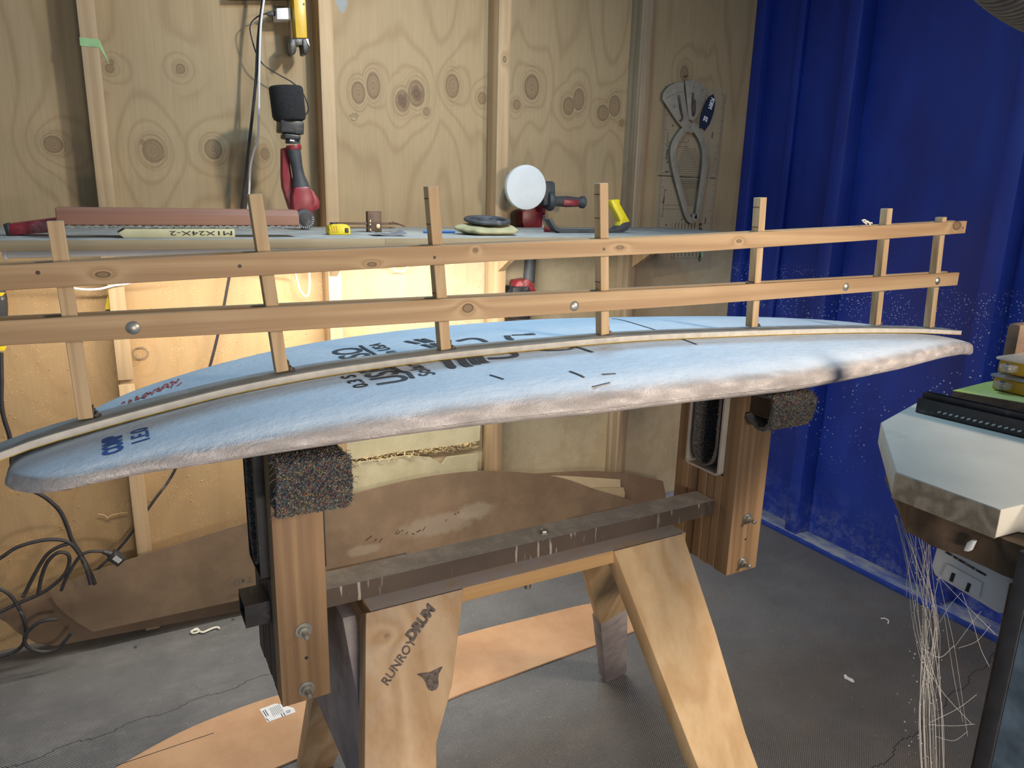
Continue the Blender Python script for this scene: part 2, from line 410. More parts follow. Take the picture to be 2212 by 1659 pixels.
def blue_dusty():
    t = NT('blue_paint_dusty_ledge'); v = t.vec(); nz = t.sep(t.tc.outputs['Normal'])[2]
    n = t.noise(t.mapping(v, (1, .35, 1)), 22, 5, .75)
    col = t.mix(t.smooth(n, .5, .72), (.015, .045, .30), (.10, .17, .42))
    top = t.mix(t.smooth(n, .38, .62), (.12, .16, .36), (.36, .37, .38))
    t.bump(n, .35, .003)
    return t.out(t.mix(t.smooth(nz, .5, .9), col, top), .55)
M['blueledge'] = blue_dusty()
def floor_mat():
    t = NT('rubber_matting'); v = t.vec()
    m = t.mapping(v, (1, 1, 1), (0, 0, math.radians(8)))
    x, y, z = t.sep(m)
    sx = t.math('SINE', t.math('MULTIPLY', x, 900.0)); sy = t.math('SINE', t.math('MULTIPLY', y, 900.0))
    h = t.math('MULTIPLY', sx, sy)
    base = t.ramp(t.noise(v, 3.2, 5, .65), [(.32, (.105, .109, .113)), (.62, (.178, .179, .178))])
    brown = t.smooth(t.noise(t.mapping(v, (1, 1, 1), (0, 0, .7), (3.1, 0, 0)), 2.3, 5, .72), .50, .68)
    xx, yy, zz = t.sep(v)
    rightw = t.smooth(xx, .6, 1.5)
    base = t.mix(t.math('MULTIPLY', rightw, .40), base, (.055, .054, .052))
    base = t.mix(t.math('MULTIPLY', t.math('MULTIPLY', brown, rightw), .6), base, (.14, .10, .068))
    pale = t.smooth(t.noise(t.mapping(v, (1, 1.6, 1)), 4.5, 6, .75), .46, .70)
    leftw = t.math('SUBTRACT', 1.0, t.smooth(xx, .3, 1.2))
    base = t.mix(t.math('MULTIPLY', t.math('MULTIPLY', pale, t.math('ADD', .25, t.math('MULTIPLY', leftw, .75))), .40), base, (.33, .32, .315))
    base = t.mix(t.math('MULTIPLY', t.smooth(h, .0, .8), .55), base, (.31, .305, .30))
    sp = t.math('SUBTRACT', 1.0, t.smooth(t.voro(v, 38), .03, .07))
    base = t.mix(t.math('MULTIPLY', sp, .7), base, (.62, .60, .56))
    t.bump(h, .8, .002)
    return t.out(base, .62)
M['floor'] = floor_mat()
M['shelftop'] = plain('dusty_shelf', (.36, .37, .35), .7, var=.2, scale=18, dust=.3, dustcol=(.50, .49, .45))
M['shelfedge'] = wood('shelf_edge_ply', (.42, .34, .21), (.31, .24, .14), 0, 60, .03)
def hardboard(name, c1, c2, stain=None, sc=5):
    t = NT(name); v = t.vec()
    col = t.mix(t.smooth(t.noise(v, sc, 5, .65), .35, .68), c1, c2)
    col = t.mix(t.math('MULTIPLY', t.smooth(t.noise(v, 420, 2), .45, .7), .22), col, tuple(x*.6 for x in c1))
    if stain:
        for (p, r, c, a) in stain:
            d = t.vmath('LENGTH', t.vmath('MULTIPLY', t.vmath('SUBTRACT', v, p), tuple(1/q if q else 0.0 for q in r)))
            d = t.math('ADD', d, t.math('MULTIPLY', t.math('SUBTRACT', t.noise(v, 22, 4, .7), .5), 1.1))
            col = t.mix(t.math('MULTIPLY', t.math('SUBTRACT', 1.0, t.smooth(d, .60, 1.15)), a), col, c)
    t.bump(t.noise(v, 300, 2), .12, .0006)
    return t.out(col, .62)
M['mdf_floor'] = hardboard('orange_hardboard', (.42, .235, .12), (.53, .32, .18), None, 4)
M['mdf_edge'] = plain('hardboard_edge', (.30, .19, .11), .7)
def carpet_mats():
    cols = [(.045, .055, .075), (.10, .14, .155), (.16, .06, .06), (.15, .145, .14), (.24, .21, .11), (.075, .105, .095), (.22, .22, .22), (.22, .13, .08), (.05, .05, .06), (.06, .08, .10)]
    return [plain('carpet_yarn_%d' % i, c, .95, var=.3, scale=300, bump=0.0) for i, c in enumerate(cols)]
CARPET = carpet_mats()
M['carpetback'] = plain('carpet_backing', (.13, .125, .12), .95, var=.3, scale=120, bump=.5)
M['black'] = plain('black_plastic', (.022, .024, .028), .42, var=.3, dust=.12)
M['cord'] = plain('black_cord', (.028, .028, .032), .5, var=.3, dust=.1)
M['charcoal'] = plain('charcoal_rubber', (.05, .056, .064), .6, var=.25, dust=.1)
M['blackfoam'] = plain('black_foam', (.016, .017, .019), .95, var=.5, scale=260, bump=.8)
M['red'] = plain('red_plastic', (.23, .020, .030), .38, var=.15, dust=.22, dustcol=(.55, .42, .40))
M['yellow'] = plain('yellow_plastic', (.74, .60, .02), .38, var=.06)
M['ochre'] = plain('yellow_enamel', (.62, .40, .03), .35, var=.06)
M['white'] = plain('white_plastic', (.72, .74, .76), .4, var=.04)
M['whitepad'] = plain('white_foam_pad', (.66, .70, .72), .85, var=.06, scale=14)
M['cream'] = plain('cream_foam', (.58, .55, .34), .8, var=.08, scale=20)
M['ink'] = plain('black_ink', (.018, .018, .022), .7, var=.1, bump=0)
M['inkdark'] = plain('grey_stencil_ink', (.06, .066, .075), .75, var=.25, scale=90, bump=0)
M['stamp'] = plain('worn_stamp_ink', (.15, .12, .10), .8, var=.6, scale=160, bump=0)
M['bluei'] = plain('blue_stencil_ink', (.03, .10, .32), .75, var=.2, bump=0)
M['redi'] = plain('red_marker', (.50, .10, .09), .75, bump=0)
M['pencil_grey'] = plain('pencil_line', (.13, .11, .10), .8, bump=0)
M['brownwood'] = wood('dark_rosewood', (.13, .075, .045), (.055, .032, .022), 0, 90, .04, rough=.45)
M['redwood'] = wood('cedar_block', (.36, .19, .13), (.22, .10, .065), 0, 26, .02, rough=.6)
M['grit'] = plain('abrasive_grit', (.24, .24, .22), .95, var=.6, scale=220, bump=.9)
M['brass'] = plain('brass', (.62, .50, .28), .3, .8)
M['greysheet'] = plain('scraper_sheet', (.21, .24, .28), .45, var=.12, scale=20)
M['pencilblue'] = plain('blue_pencil_paint', (.03, .15, .48), .35)
M['cloth'] = plain('khaki_cloth', (.42, .39, .22), .95, var=.15, scale=22, bump=.5)
M['lime'] = plain('lime_board', (.50, .60, .16), .6, var=.08, scale=16, dust=.2)
M['slab'] = plain('dusty_ply_top', (.50, .49, .43), .75, var=.10, scale=7, dust=.1, dustcol=(.30, .31, .28))
M['slabedge'] = wood('ply_chip_edge', (.30, .27, .215), (.15, .13, .10), 0, 120, .2, rough=.9)
M['darkwood'] = wood('dark_stained_timber', (.13, .085, .05), (.06, .04, .026), 0, 60, .04, rough=.8)
M['panelblue'] = plain('blue_grey_laminate', (.085, .125, .165), .35, var=.5, scale=26, dust=.25, dustcol=(.22, .28, .34))
M['silver'] = plain('aluminium', (.42, .48, .54), .35, .7)
M['web'] = plain('cobweb_silk', (.50, .49, .46), .8)
M['hose'] = plain('grey_hose', (.11, .105, .095), .6, var=.25)
M['tapegreen'] = plain('green_masking_tape', (.30, .50, .24), .8)
M['shaving'] = plain('foam_shaving', (.78, .76, .66), .9)
M['caliper'] = plain('grey_caliper_plastic', (.285, .26, .205), .4, var=.12)
M['straw'] = plain('splintered_veneer', (.62, .48, .25), .85, var=.25)
M['sheetply'] = hardboard('pale_ply_offcut', (.40, .36, .23), (.50, .46, .31), None, 7)
M['laminate'] = wood('laminated_block', (.17, .105, .065), (.10, .06, .038), 1, 50, .05, rough=.7)
def clear(name, tint, alpha):
    t = NT(name); t.b.inputs['Transmission Weight'].default_value = 0.0
    t.b.inputs['Alpha'].default_value = alpha
    return t.out(tint, .18)
M['acetate'] = clear('clear_acetate', (.50, .47, .38), .16)
M['casing'] = clear('clear_case_plastic', (.45, .46, .45), .42)
M['amber'] = plain('amber_tray', (.42, .25, .014), .30, var=.12)
def emit(name, col, s):
    t = NT(name); t.b.inputs['Emission Color'].default_value = (*col, 1); t.b.inputs['Emission Strength'].default_value = s
    return t.out(col, .5)
M['lampglow'] = emit('lamp_diffuser', (1, .95, .85), 6)

# ------------------------------------------------------------------ room shell
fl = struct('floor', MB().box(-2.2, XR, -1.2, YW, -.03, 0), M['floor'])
seam = MB()
def jigsaw(p0, p1, r=.006, n=14):
    p0 = Vector(p0); p1 = Vector(p1); d = (p1-p0)/n; s = Vector((-d.y, d.x, 0)).normalized(); P = []
    for i in range(n):
        a = p0+d*i; sg = .5 if i % 2 else -.5
        P += [a, a+d*.12, a+d*.12+s*sg*r*2, a+d*.88+s*sg*r*2, a+d*.88]
    P.append(p1)
    for a, b in zip(P, P[1:]): seam.strip([a, b], .0013, .0004)
jigsaw((.62, .72, .0004), (2.3, 1.02, .0004), n=22); jigsaw((-.6, 1.78, .0004), (.30, 1.90, .0004), n=12)
jigsaw((.62, .72, .0004), (.55, 1.4, .0004), n=10)
obj('mat_seam', seam, M['ink'], parent=fl)
struct('wall_back', MB().box(-2.2, XR, YW, YW+.02, 0, 2.75), M['ply'])
struct('wall_right', MB().box(XR, XR+.02, -1.2, YW+.02, 0, 2.75), M['blue'])
n_tr = 1
for i, x in enumerate((-1.19, -.592, .008, .61, 1.187, 1.766)):
    mb = MB()
    if i == 2:      # stud with a broken notch
        mb.box(x, x+.040, YS, YW, .0, .775); mb.box(x+.004, x+.040, YS+.012, YW, .775, .79); mb.box(x, x+.040, YS, YW, .79, 2.75)
    else: mb.box(x, x+.040 if i != 4 else x+.045, YS, YW, 0, 2.75)
    struct('trim_%d' % n_tr, mb, M['studgrey'] if i == 5 else M['stud'], bevel=.0015); n_tr += 1
struct('trim_%d' % n_tr, MB().box(1.812, 1.835, YW-.045, YW, 0, 2.75), M['studgrey'], bevel=.002); n_tr += 1
struct('trim_%d' % n_tr, MB().box(2.375, XR, YW-.05, YW, 0.0, 2.75), M['blue'], bevel=.004); n_tr += 1
struct('baseboard_back', MB().box(1.84, 2.34, YW-.075, YW, 0, .052), M['blueledge'], bevel=.002)
struct('baseboard_right', MB().box(XRF-.005, XR, -1.2, YW-.03, 0, .024), M['blueledge'], bevel=.003)
for (y0, y1) in ((1.84, 1.895), (1.24, 1.30), (.55, .61)):
    struct('trim_%d' % n_tr, MB().box(XRF, XR, y0, y1, .024, 2.75), M['blue'], bevel=.005); n_tr += 1
struct('trim_%d' % n_tr, MB().box(XR-.02, XR, 2.13, 2.16, .024, 2.75), M['blue'], bevel=.004); n_tr += 1

# ------------------------------------------------------------------ shelf and its lamp
ZS = 1.212
sh = thing('wall_shelf', (.6, 2.0, ZS-.02), 'long dusty grey shelf across the back wall with tools lying on it', 'shelf')
obj('shelf_board', MB().box(-1.2, 1.93, 1.732, YS, ZS-.018, ZS), M['shelftop'], sh, bevel=.0015)
obj('front_edge', MB().box(-1.2, .60, 1.722, 1.732, ZS-.021, ZS-.0005).box(.60, 1.93, 1.722, 1.732, ZS-.021, ZS-.0005), M['shelfedge'], sh, bevel=.001)
for x in (.0, .615, 1.20, 1.78):
    obj('bracket', MB().prism([(x, YS, ZS-.018), (x, 2.05, ZS-.018), (x, YS, ZS-.15)], (.022, 0, 0)), M['stud'], sh)
lp = thing('strip_light', (.45, 1.93, 1.15), 'slim white strip light fixed under the front of the shelf', 'light')
obj('housing', MB().box(-.165, 1.15, 1.80, 1.95, ZS-.040, ZS-.021), M['white'], lp, bevel=.004)
obj('diffuser', MB().box(-.15, 1.135, 1.952, 1.966, ZS-.040, ZS-.024), M['lampglow'], lp, bevel=.003)
obj('end_cap', MB().box(-.172, -.164, 1.795, 1.955, ZS-.043, ZS-.020), M['white'], lp, bevel=.002)

# ------------------------------------------------------------------ surfboard blank
YC = 1.05
def interp(tab, x):
    if x <= tab[0][0]: return tab[0][1]
    for (a, b), (c, d) in zip(tab, tab[1:]):
        if x <= c:
            t = (x-a)/(c-a); return b+(d-b)*t
    return tab[-1][1]
def smooth_tab(tab, n=6):
    P = cat([(a, b, 0) for a, b in tab], n); return [(p.x, p.y) for p in P]
T_STRIP = smooth_tab([(-.34, .927), (-.24, .957), (-.18, .976), (-.132, .991), (-.092, 1.003), (-.0415, 1.0136), (.0163, 1.0248), (.0765, 1.0353), (.15, 1.0466), (.26, 1.0578), (.383, 1.0645), (.496, 1.0682), (.62, 1.0695), (.76, 1.0703), (.903, 1.0678), (1.165, 1.0578), (1.40, 1.0465), (1.607, 1.0332), (1.72, 1.024), (1.835, 1.0130)])
T_ZC = smooth_tab([(-.13, .982), (-.11, .992), (-.0415, 1.010), (.0163, 1.0222), (.0765, 1.0335), (.15, 1.0452), (.26, 1.0566), (.383, 1.0633), (.496, 1.067), (.62, 1.0683), (.76, 1.0691), (.903, 1.0666), (1.165, 1.0566), (1.40, 1.0450), (1.607, 1.0315), (1.72, 1.020), (1.82, 1.004), (1.92, .982)])
T_FAR = smooth_tab([(-.128, .020), (-.118, .050), (-.10, .068), (-.086, .080), (-.06, .106), (-.034, .133), (.03, .186), (.141, .228), (.268, .270), (.381, .298), (.587, .327), (.73, .330), (.976, .323), (1.29, .306), (1.50, .268), (1.65, .222), (1.78, .160), (1.86, .105), (1.905, .05), (1.918, .012)])
T_NEAR = smooth_tab([(-.128, .030), (-.118, .060), (-.10, .092), (-.085, .110), (-.06, .127), (-.024, .137), (.022, .148), (.091, .168), (.142, .179), (.218, .188), (.316, .196), (.435, .203), (.557, .213), (.693, .223), (.895, .230), (1.076, .217), (1.347, .170), (1.55, .122), (1.70, .080), (1.80, .046), (1.87, .022), (1.905, .008), (1.918, .0)])
T_TH = [(-.13, .024), (-.06, .027), (0, .031), (.1, .040), (.25, .051), (.45, .060), (.6, .065), (1.0, .066), (1.4, .058), (1.75, .044), (1.918, .030)]
def board_dims(X):
    yn = YC-interp(T_NEAR, X); yf = YC+interp(T_FAR, X); return yn, yf, interp(T_ZC, X), interp(T_TH, X)
def board_z(x, y):
    yn, yf, zc, th = board_dims(x); c = (yn+yf)/2; hw = max((yf-yn)/2, .004); v = max(-1, min(1, (y-c)/hw))
    zw = zc-.66*th
    return zw+(zc-zw)*(max(0, 1-abs(v)**11))**.5
def board_fn(u, w):
    X = -.128+2.046*u
    # ease ends so the nose and tail round over
    yn, yf, zc, th = board_dims(X); c = (yn+yf)/2; hw = max((yf-yn)/2, .004)
    e = min(1.0, (u*2.046+.0001)/.03, ((1-u)*2.046+.0001)/.03); e = math.sqrt(max(0, 1-(1-e)**2)); e = .25+.75*e
    zw = zc-.66*th
    a = w*2*math.pi; ca, sa = math.cos(a), math.sin(a)
    v = math.copysign(abs(ca)**.34, ca); h = abs(sa)
    q = math.sqrt(max(0.0, 1-abs(v)**11))
    if sa >= 0: z = zw+(zc-zw)*q*e
    else:
        z = zw-(.34*th)*math.sqrt(max(0.0, 1-abs(v)**8))*e
    vv = v
    if sa < -.02 and abs(v) > .8: vv = v*(1-.010)
    return Vector((X, c+hw*vv, z))
def ustep(i, n): 
    t = i/(n-1); return .5-.5*math.cos(math.pi*t)*(.75)-.125*0 if False else t
mb = MB()
def bf(u, w):
    t = u; t = t+.06*math.sin(2*math.pi*t)*-1*.5
    return board_fn(max(0, min(1, t)), w)
mb.grid(bf, 220, 112, closed_v=True)
nv = 112; mb.f.append(list(range(nv))[::-1]); mb.mi.append(0); mb.f.append([219*nv+j for j in range(nv)]); mb.mi.append(0)
board = thing('surfboard_blank', (.9, YC, .99), 'white foam surfboard blank lying bottom up across the two padded rests', 'surfboard')
bd = obj('foam_body', mb, M['foam'], board, angle=60)
def drape(co): return Vector((co.x, co.y, board_z(co.x, co.y)+.0008+(co.z-1.0)*0))
def board_text(name, body, size, x, y, right, up, mat, bold=0.0, sx=1.0, rotflip=False):
    me = text_mesh(body, size, (x, y, 1.0), right, up, 0.0, bold, 0, sx=sx)
    for v in me.vertices: v.co = drape(v.co)
    return obj(name, None, mat, board, mesh=me)
YP, XM = (0, 1, 0), (-1, 0, 0)
def bp(px, py, z=1.064): return at(px, py, Z=z)
def fit_text(name, body, xbase, y0, y1, h, mat, bold=0.0, mul=1.0):
    me = text_mesh(body, h/.72, (xbase, y0, 1.0), YP, XM, 0.0, bold*.6)
    ys = [v.co.y for v in me.vertices]; a, c = min(ys), max(ys)
    for v in me.vertices: v.co.y = y0+(v.co.y-a)/(c-a)*(y1-y0); v.co = drape(v.co)
    bm = bmesh.new(); bm.from_mesh(me); bm.to_mesh(me); bm.free()
    return obj(name, None, mat, board, mesh=me)
fit_text('stencil_number', '0.3 S', .307, .957, 1.030, .021, M['ink'], .001)
fit_text('stencil_lettering', 'USBLZSO', .367, .955, 1.207, .050, M['inkdark'], .0022)
fit_text('stencil_caption', 'Solar', .411, .967, 1.042, .025, M['inkdark'], .001)
fit_text('stencil_caption', 'in USA', .411, 1.125, 1.217, .024, M['inkdark'], .001)
fit_text('nose_stencil', 'COMP', .0, .936, 1.003, .021, M['bluei'], .0025)
fit_text('nose_stencil', '1.E.0', .030, .948, 1.000, .020, M['bluei'], .001)
def stroke(P, w, z=1.064):
    mk = MB()
    Q = cat([bp(a, b, z) for a, b in P], 5)
    pts = [Vector((q.x, q.y, board_z(q.x, q.y)+.0010)) for q in Q]; mk.strip(pts, w, .0004)
    obj('logo_stroke', mk, M['inkdark'], board)
for P, w in [([(960, 777), (975, 795), (984, 797)], .014), ([(990, 773), (1003, 790), (1015, 796)], .014), ([(1010, 770), (1025, 787), (1033, 792)], .013), ([(1030, 769), (1043, 785), (1052, 789)], .012),
             ([(1054, 780), (1085, 779), (1110, 776), (1112, 770), (1095, 764)], .011), ([(876, 740), (905, 746)], .010), ([(897, 737), (925, 744)], .010), ([(913, 736), (935, 743)], .010),
             ([(913, 748), (938, 755)], .011), ([(933, 746), (950, 752)], .011), ([(988, 742), (1015, 737), (1035, 738), (1050, 744)], .010), ([(1095, 731), (1100, 738), (1110, 739)], .012), ([(1105, 730), (1135, 729), (1148, 727)], .006), ([(1135, 729), (1155, 728)], .012),
             ([(1150, 757), (1175, 763), (1225, 762), (1245, 757), (1280, 768)], .006),
             ([(846, 791), (865, 801), (880, 804), (892, 816)], .007), ([(778, 746), (790, 754), (805, 762), (817, 770)], .006),
             ([(1322, 689), (1350, 694), (1422, 716)], .0028), ([(1475, 735), (1505, 747)], .0035), ([(1058, 814), (1088, 822)], .003), ([(1230, 807), (1262, 815)], .004), ([(1280, 822), (1318, 817)], .003), ([(1300, 810), (1330, 808)], .003)]:
    stroke(P, w)
mk = MB()
rng = random.Random(3)
for (x0, y0, x1) in ((262, 851, 395), (255, 858, 385), (290, 845, 380), (205, 882, 262)):
    x = x0
    while x < x1:
        yb = y0-(x-x0)*.24
        P = [(x+rng.uniform(-2, 2)+i*rng.uniform(2, 4), yb+rng.uniform(-5, 5)) for i in range(3)]
        Q = [at(a, b, Z=1.036) for a, b in P]; Q = cat([Vector((q.x, q.y, board_z(q.x, q.y)+.001)) for q in Q], 4); mk.strip(Q, .0020, .0004)
        x += rng.uniform(12, 17)
Q = []
for k in range(15):
    a = 2*math.pi*k/14*.9; q = at(375+17*math.cos(a), 848+7*math.sin(a)-4*math.cos(a), Z=1.040); Q.append(Vector((q.x, q.y, board_z(q.x, q.y)+.001)))
mk.strip(Q, .0025, .0004)
obj('red_handwriting', mk, M['redi'], board, label='red handwritten notes')['kind'] = 'stuff'

# ------------------------------------------------------------------ rocker jig standing on the blank
jig = thing('rocker_jig', (.6, 1.07, 1.07), 'long wooden rocker template frame with two rails and seven uprights standing on the blank', 'template frame')
def railz(tab, y0, y1, name):
    mb = MB(); xs = [-.45+i*.05 for i in range(46)]; xs = [x for x in xs if x < tab[-1][0]]+[tab[-1][0]]
    def fn(u, w):
        x = xs[int(round(u*(len(xs)-1)))]; k = int(round(w*4)) % 4
        zt = interp([(a, b) for a, b, c in tab], x); zb = interp([(a, c) for a, b, c in tab], x)
        return Vector((x, (y0, y1, y1, y0)[k], (zb, zb, zt, zt)[k]))
    mb.grid(fn, len(xs), 4, closed_v=True); n = len(xs)
    mb.f += [[3, 2, 1, 0], [(n-1)*4+k for k in range(4)]]; mb.mi += [0, 0]
    return obj(name, mb, M['jig_x'], jig, bevel=.0008, seg=1)
UP = [(-.46, 1.212, 1.182), (-.105, 1.2255, 1.196), (.185, 1.236, 1.205), (.572, 1.246, 1.218), (.958, 1.256, 1.226), (1.40, 1.2715, 1.242), (1.798, 1.2865, 1.258)]
LO = [(-.46, 1.160, 1.130), (-.115, 1.1605, 1.131), (.183, 1.161, 1.127), (.575, 1.161, 1.126), (.97, 1.1605, 1.127), (1.40, 1.1625, 1.131), (1.803, 1.1655, 1.135)]
railz(UP, 1.050, 1.061, 'rail'); railz(UP, 1.079, 1.090, 'rail')
railz(LO, 1.050, 1.061, 'rail'); railz(LO, 1.079, 1.090, 'rail')
ups = [(100, 478, 133, 168, 907), (537, 420, 557, 597, 805), (924, 403, 944, 953, 757), (1296, 396, 1315, 1299, 724), (1643, 427, 1655, 1624, 707), (1918, 451, 1929, 1892, 703), (2036, 470, 2046, 2009, 708)]
for k, (xl, yt, xr, xb, yb) in enumerate(ups):
    a = at(xl, yt, Y=1.061); b = at(xb, yb, Y=1.061)
    d = (a-b).normalized(); s = Vector((d.z, 0, -d.x)); b = b-d*.0005; w = .0175
    mb = MB().prism([b, b+s*w, a+s*w, a], (0, .018, 0))
    if k == 5: a = a
    up = obj('upright', mb, M['jig_z'], jig, bevel=.0007, seg=1)
    # pencil ticks on the side faces
    if k in (2, 3, 4):
        for t in (.93, .78, .36):
            q = b+(a-b)*t; obj('pencil_tick', MB().box(q.x-.0005, q.x+.0002, 1.0625, 1.0785, q.z-.0005, q.z+.0005), M['ink'], up)
    # little hinge bracket at the foot
    q = b+s*w
    hg = MB().box(q.x, q.x+.010, 1.063, 1.079, q.z-.001, q.z+.001).box(q.x, q.x+.0015, 1.063, 1.079, q.z, q.z+.014)
    hg.tube([(q.x+.004, 1.062, q.z+.003), (q.x+.004, 1.080, q.z+.003)], .0025, 8)
    hg.tube([(q.x+.0014, 1.071, q.z+.009), (q.x+.0035, 1.071, q.z+.009)], .002, 8)
    obj('foot_hinge', hg, M['steel'], jig)
bo = MB()
for (px, py) in ((288, 708), (1241, 661), (1827, 620), (2025, 607)):
    q = at(px, py, Y=1.05); bo = MB().lathe((q.x, 1.0502, q.z), (0, -1, 0), [(0, .0088), (.0012, .0086), (.003, .0065), (.0042, .003), (.0045, .0004)], 20)
    obj('bolt_head', bo, M['zinc'], jig)
for (px, py) in ((82, 589), (518, 575), (939, 556), (1305, 538), (2080, 492)):
    q = at(px, py, Y=1.05); obj('screw_head', MB().lathe((q.x, 1.0502, q.z), (0, -1, 0), [(0, .0026), (.0008, .0022), (.001, .0005)], 12), M['steel'], jig)
# curved strip
xs = [-.34+i*.03 for i in range(73)]; xs = [x for x in xs if x < 1.83]+[1.838]
def strip_fn(y0, y1, h0, h1):
    mb = MB()
    def fn(u, w):
        x = xs[int(round(u*(len(xs)-1)))]; k = int(round(w*4)) % 4; z = interp(T_STRIP, x)
        return Vector((x, (y0, y1, y1, y0)[k], z+(h0, h0, h1, h1)[k]))
    mb.grid(fn, len(xs), 4, closed_v=True); n = len(xs); mb.f += [[3, 2, 1, 0], [(n-1)*4+k for k in range(4)]]; mb.mi += [0, 0]
    return mb
M['stripw'] = plain('spattered_white_strip', (.62, .60, .54), .6, var=.12, scale=60, dust=.12, dustcol=(.20, .16, .10))
M['stripg'] = plain('grey_flexible_strip', (.33, .34, .33), .45, var=.2, scale=20, dust=.25)
obj('rocker_strip', strip_fn(1.0405, 1.0465, .0010, .0100), M['stripw'], jig)
obj('rocker_strip_backing', strip_fn(1.0465, 1.090, .0010, .0097), M['stripg'], jig)
obj('yellow_underlay', strip_fn(1.0400, 1.0465, .0, .0010), M['ochre'], jig)

# ------------------------------------------------------------------ trestle with steel rail and two padded rests
tr = thing('trestle', (.6, 1.0, 0), 'wooden sawhorse trestle with splayed legs carrying a steel rail', 'sawhorse')
obj('beam', MB().box(.292, .889, .931, 1.065, .706, .7305), M['legx'], tr, bevel=.002)
def leg_board(front, thick, mat, name='leg', **k):
    P = [Vector(p) for p in front]; n = (P[1]-P[0]).cross(P[-1]-P[0]).normalized()
    if n.y < 0: n = -n
    return obj(name, MB().prism(P, n*thick), mat, tr, bevel=.002, **k)
FL = [(.284, .928, .7315), (.440, .928, .7315), (.392, .8635, .62), (.352, .8286, .56), (.25, .591, .15), (.215, .504, 0), (.13, .504, 0), (.246, .8286, .56)]
leg_board(FL, .034, M['leg'])
FR = [(.724, .928, .7315), (.879, .928, .7315), (.893, .842, .58), (.897, .7534, .43), (.952, .504, 0), (.868, .504, 0), (.778, .7534, .43)]
leg_board(FR, .034, M['leg2'])
a0 = at(1268, 1225, Y=1.05); a1 = at(1366, 1176, Y=1.05)
BRt = [(.735, 1.066, .706), (.862, 1.066, .706), (1.016, 1.235, .375), (.938, 1.235, .353)]
leg_board(BRt, .034, M['leg2'])
BRb = [(.938, 1.235, .353), (1.016, 1.235, .375), (1.196, 1.44, .012), (1.125, 1.44, .0)]
leg_board(BRb, .0345, M['primer'], 'leg_painted_end', label='leg end painted mauve grey')
leg_board([(.272, 1.066, .706), (.41, 1.066, .706), (.365, 1.48, 0), (.285, 1.48, 0)], .034, M['leg'])
q0 = at(690, 1520, X=.262); q1 = at(770, 1659, X=.262)
obj('end_brace', MB().prism([(.262, .972, .705), (.262, 1.08, .705), (.262, 1.235, .475), (.262, 1.235, .43), (.262, .802, .43), (.262, .866, .55)], (.020, 0, 0)), M['primer'], tr, bevel=.001, label='dusty grey end brace')
obj('beam_bolt', MB().lathe(at(1140, 1256, Y=.99)+Vector((0, 0, -.012)), (0, 0, 1), [(0, .006), (.02, .006), (.021, .011), (.032, .011)], 12), M['zinc'], tr)
# lettering lies on the leg's front plane
n = (Vector(FL[1])-Vector(FL[0])).cross(Vector(FL[-1])-Vector(FL[0])).normalized(); n = n if n.y < 0 else -n
P0 = Vector(FL[0]); dx = Vector((1, 0, 0)); dz = n.cross(dx); dz = dz if dz.z > 0 else -dz
me = text_mesh('RUNROY', .0175, P0+dx*.012-dz*.105+n*.0004, dx*.80+dz*.72, dz*.72-dx*.66, .0002, .0004)
obj('stamped_lettering', None, M['stamp'], tr, mesh=me)
me = text_mesh('DRUM', .020, P0+dx*.060-dz*.055+n*.0004, dx*.80+dz*.66, dz*.72-dx*.66, .0002, .0014)
obj('stamped_lettering', None, M['stamp'], tr, mesh=me)
bl = MB(); c0 = P0+dx*.078-dz*.110+n*.0006
bl.prism([c0+dx*(.017*math.cos(a)*(1+.3*math.sin(3*a)))+dz*(.013*math.sin(a)+.006*math.cos(2*a)) for a in [2*math.pi*i/22 for i in range(22)]], n*.0002)
obj('ink_stamp', bl, M['stamp'], tr)

rail = thing('steel_rail', (.55, 1.0, .73), 'square steel tube bolted on top of the trestle, its top thick with dust', 'steel tube')
def hollow(x0, x1, y0, y1, z0, z1, t=.003):
    mb = MB()
    o = [(y0, z0), (y1, z0), (y1, z1), (y0, z1)]; i = [(y0+t, z0+t), (y1-t, z0+t), (y1-t, z1-t), (y0+t, z1-t)]
    vs = [(x, a, b) for x in (x0, x1) for (a, b) in o+i]
    fs = []
    for k in range(4):
        j = (k+1) % 4
        fs += [(k, j, 8+j, 8+k), (4+k, 12+k, 12+j, 4+j), (k, 4+k, 4+j, j), (8+k, 8+j, 12+j, 12+k)]
    return mb.add(vs, fs)
obj('tube', hollow(.2275, .9905, .968, 1.02, .7305, .7600), M['tube'], rail)
obj('tube_end', hollow(.126, .1595, .968, 1.02, .7290, .7630), M['cord'], rail, label='black open tube end')
obj('bolt_head', MB().lathe((.62, .992, .7600), (0, 0, 1), [(0, .010), (.0015, .010), (.0016, .007), (.005, .0065), (.006, .004)], 6), M['zinc'], rail)

def tufts(mb, fn, nu, nv, nrm, rng, amp=.0016, size=.0024):
    """small loops of yarn over a surface fn(u,v)"""
    for i in range(nu):
        for j in range(nv):
            p = fn((i+.5+rng.uniform(-.4, .4))/nu, (j+.5+rng.uniform(-.4, .4))/nv)
            n = nrm(p) if callable(nrm) else Vector(nrm)
            d = (n+Vector((rng.uniform(-.6, .6), rng.uniform(-.6, .6), rng.uniform(-.6, .6)))).normalized()
            a = d.orthogonal().normalized(); b = d.cross(a); r = size*rng.uniform(.7, 1.25); mi = rng.randrange(len(CARPET))
            c = p+d*rng.uniform(.2, 1.0)*amp
            vs = [c+a*r, c+b*r, c-a*r, c-b*r, c+d*r*1.3, c-d*r*1.2]
            mb.add(vs, [(0, 1, 4), (1, 2, 4), (2, 3, 4), (3, 0, 4), (1, 0, 5), (2, 1, 5), (3, 2, 5), (0, 3, 5)], mi)

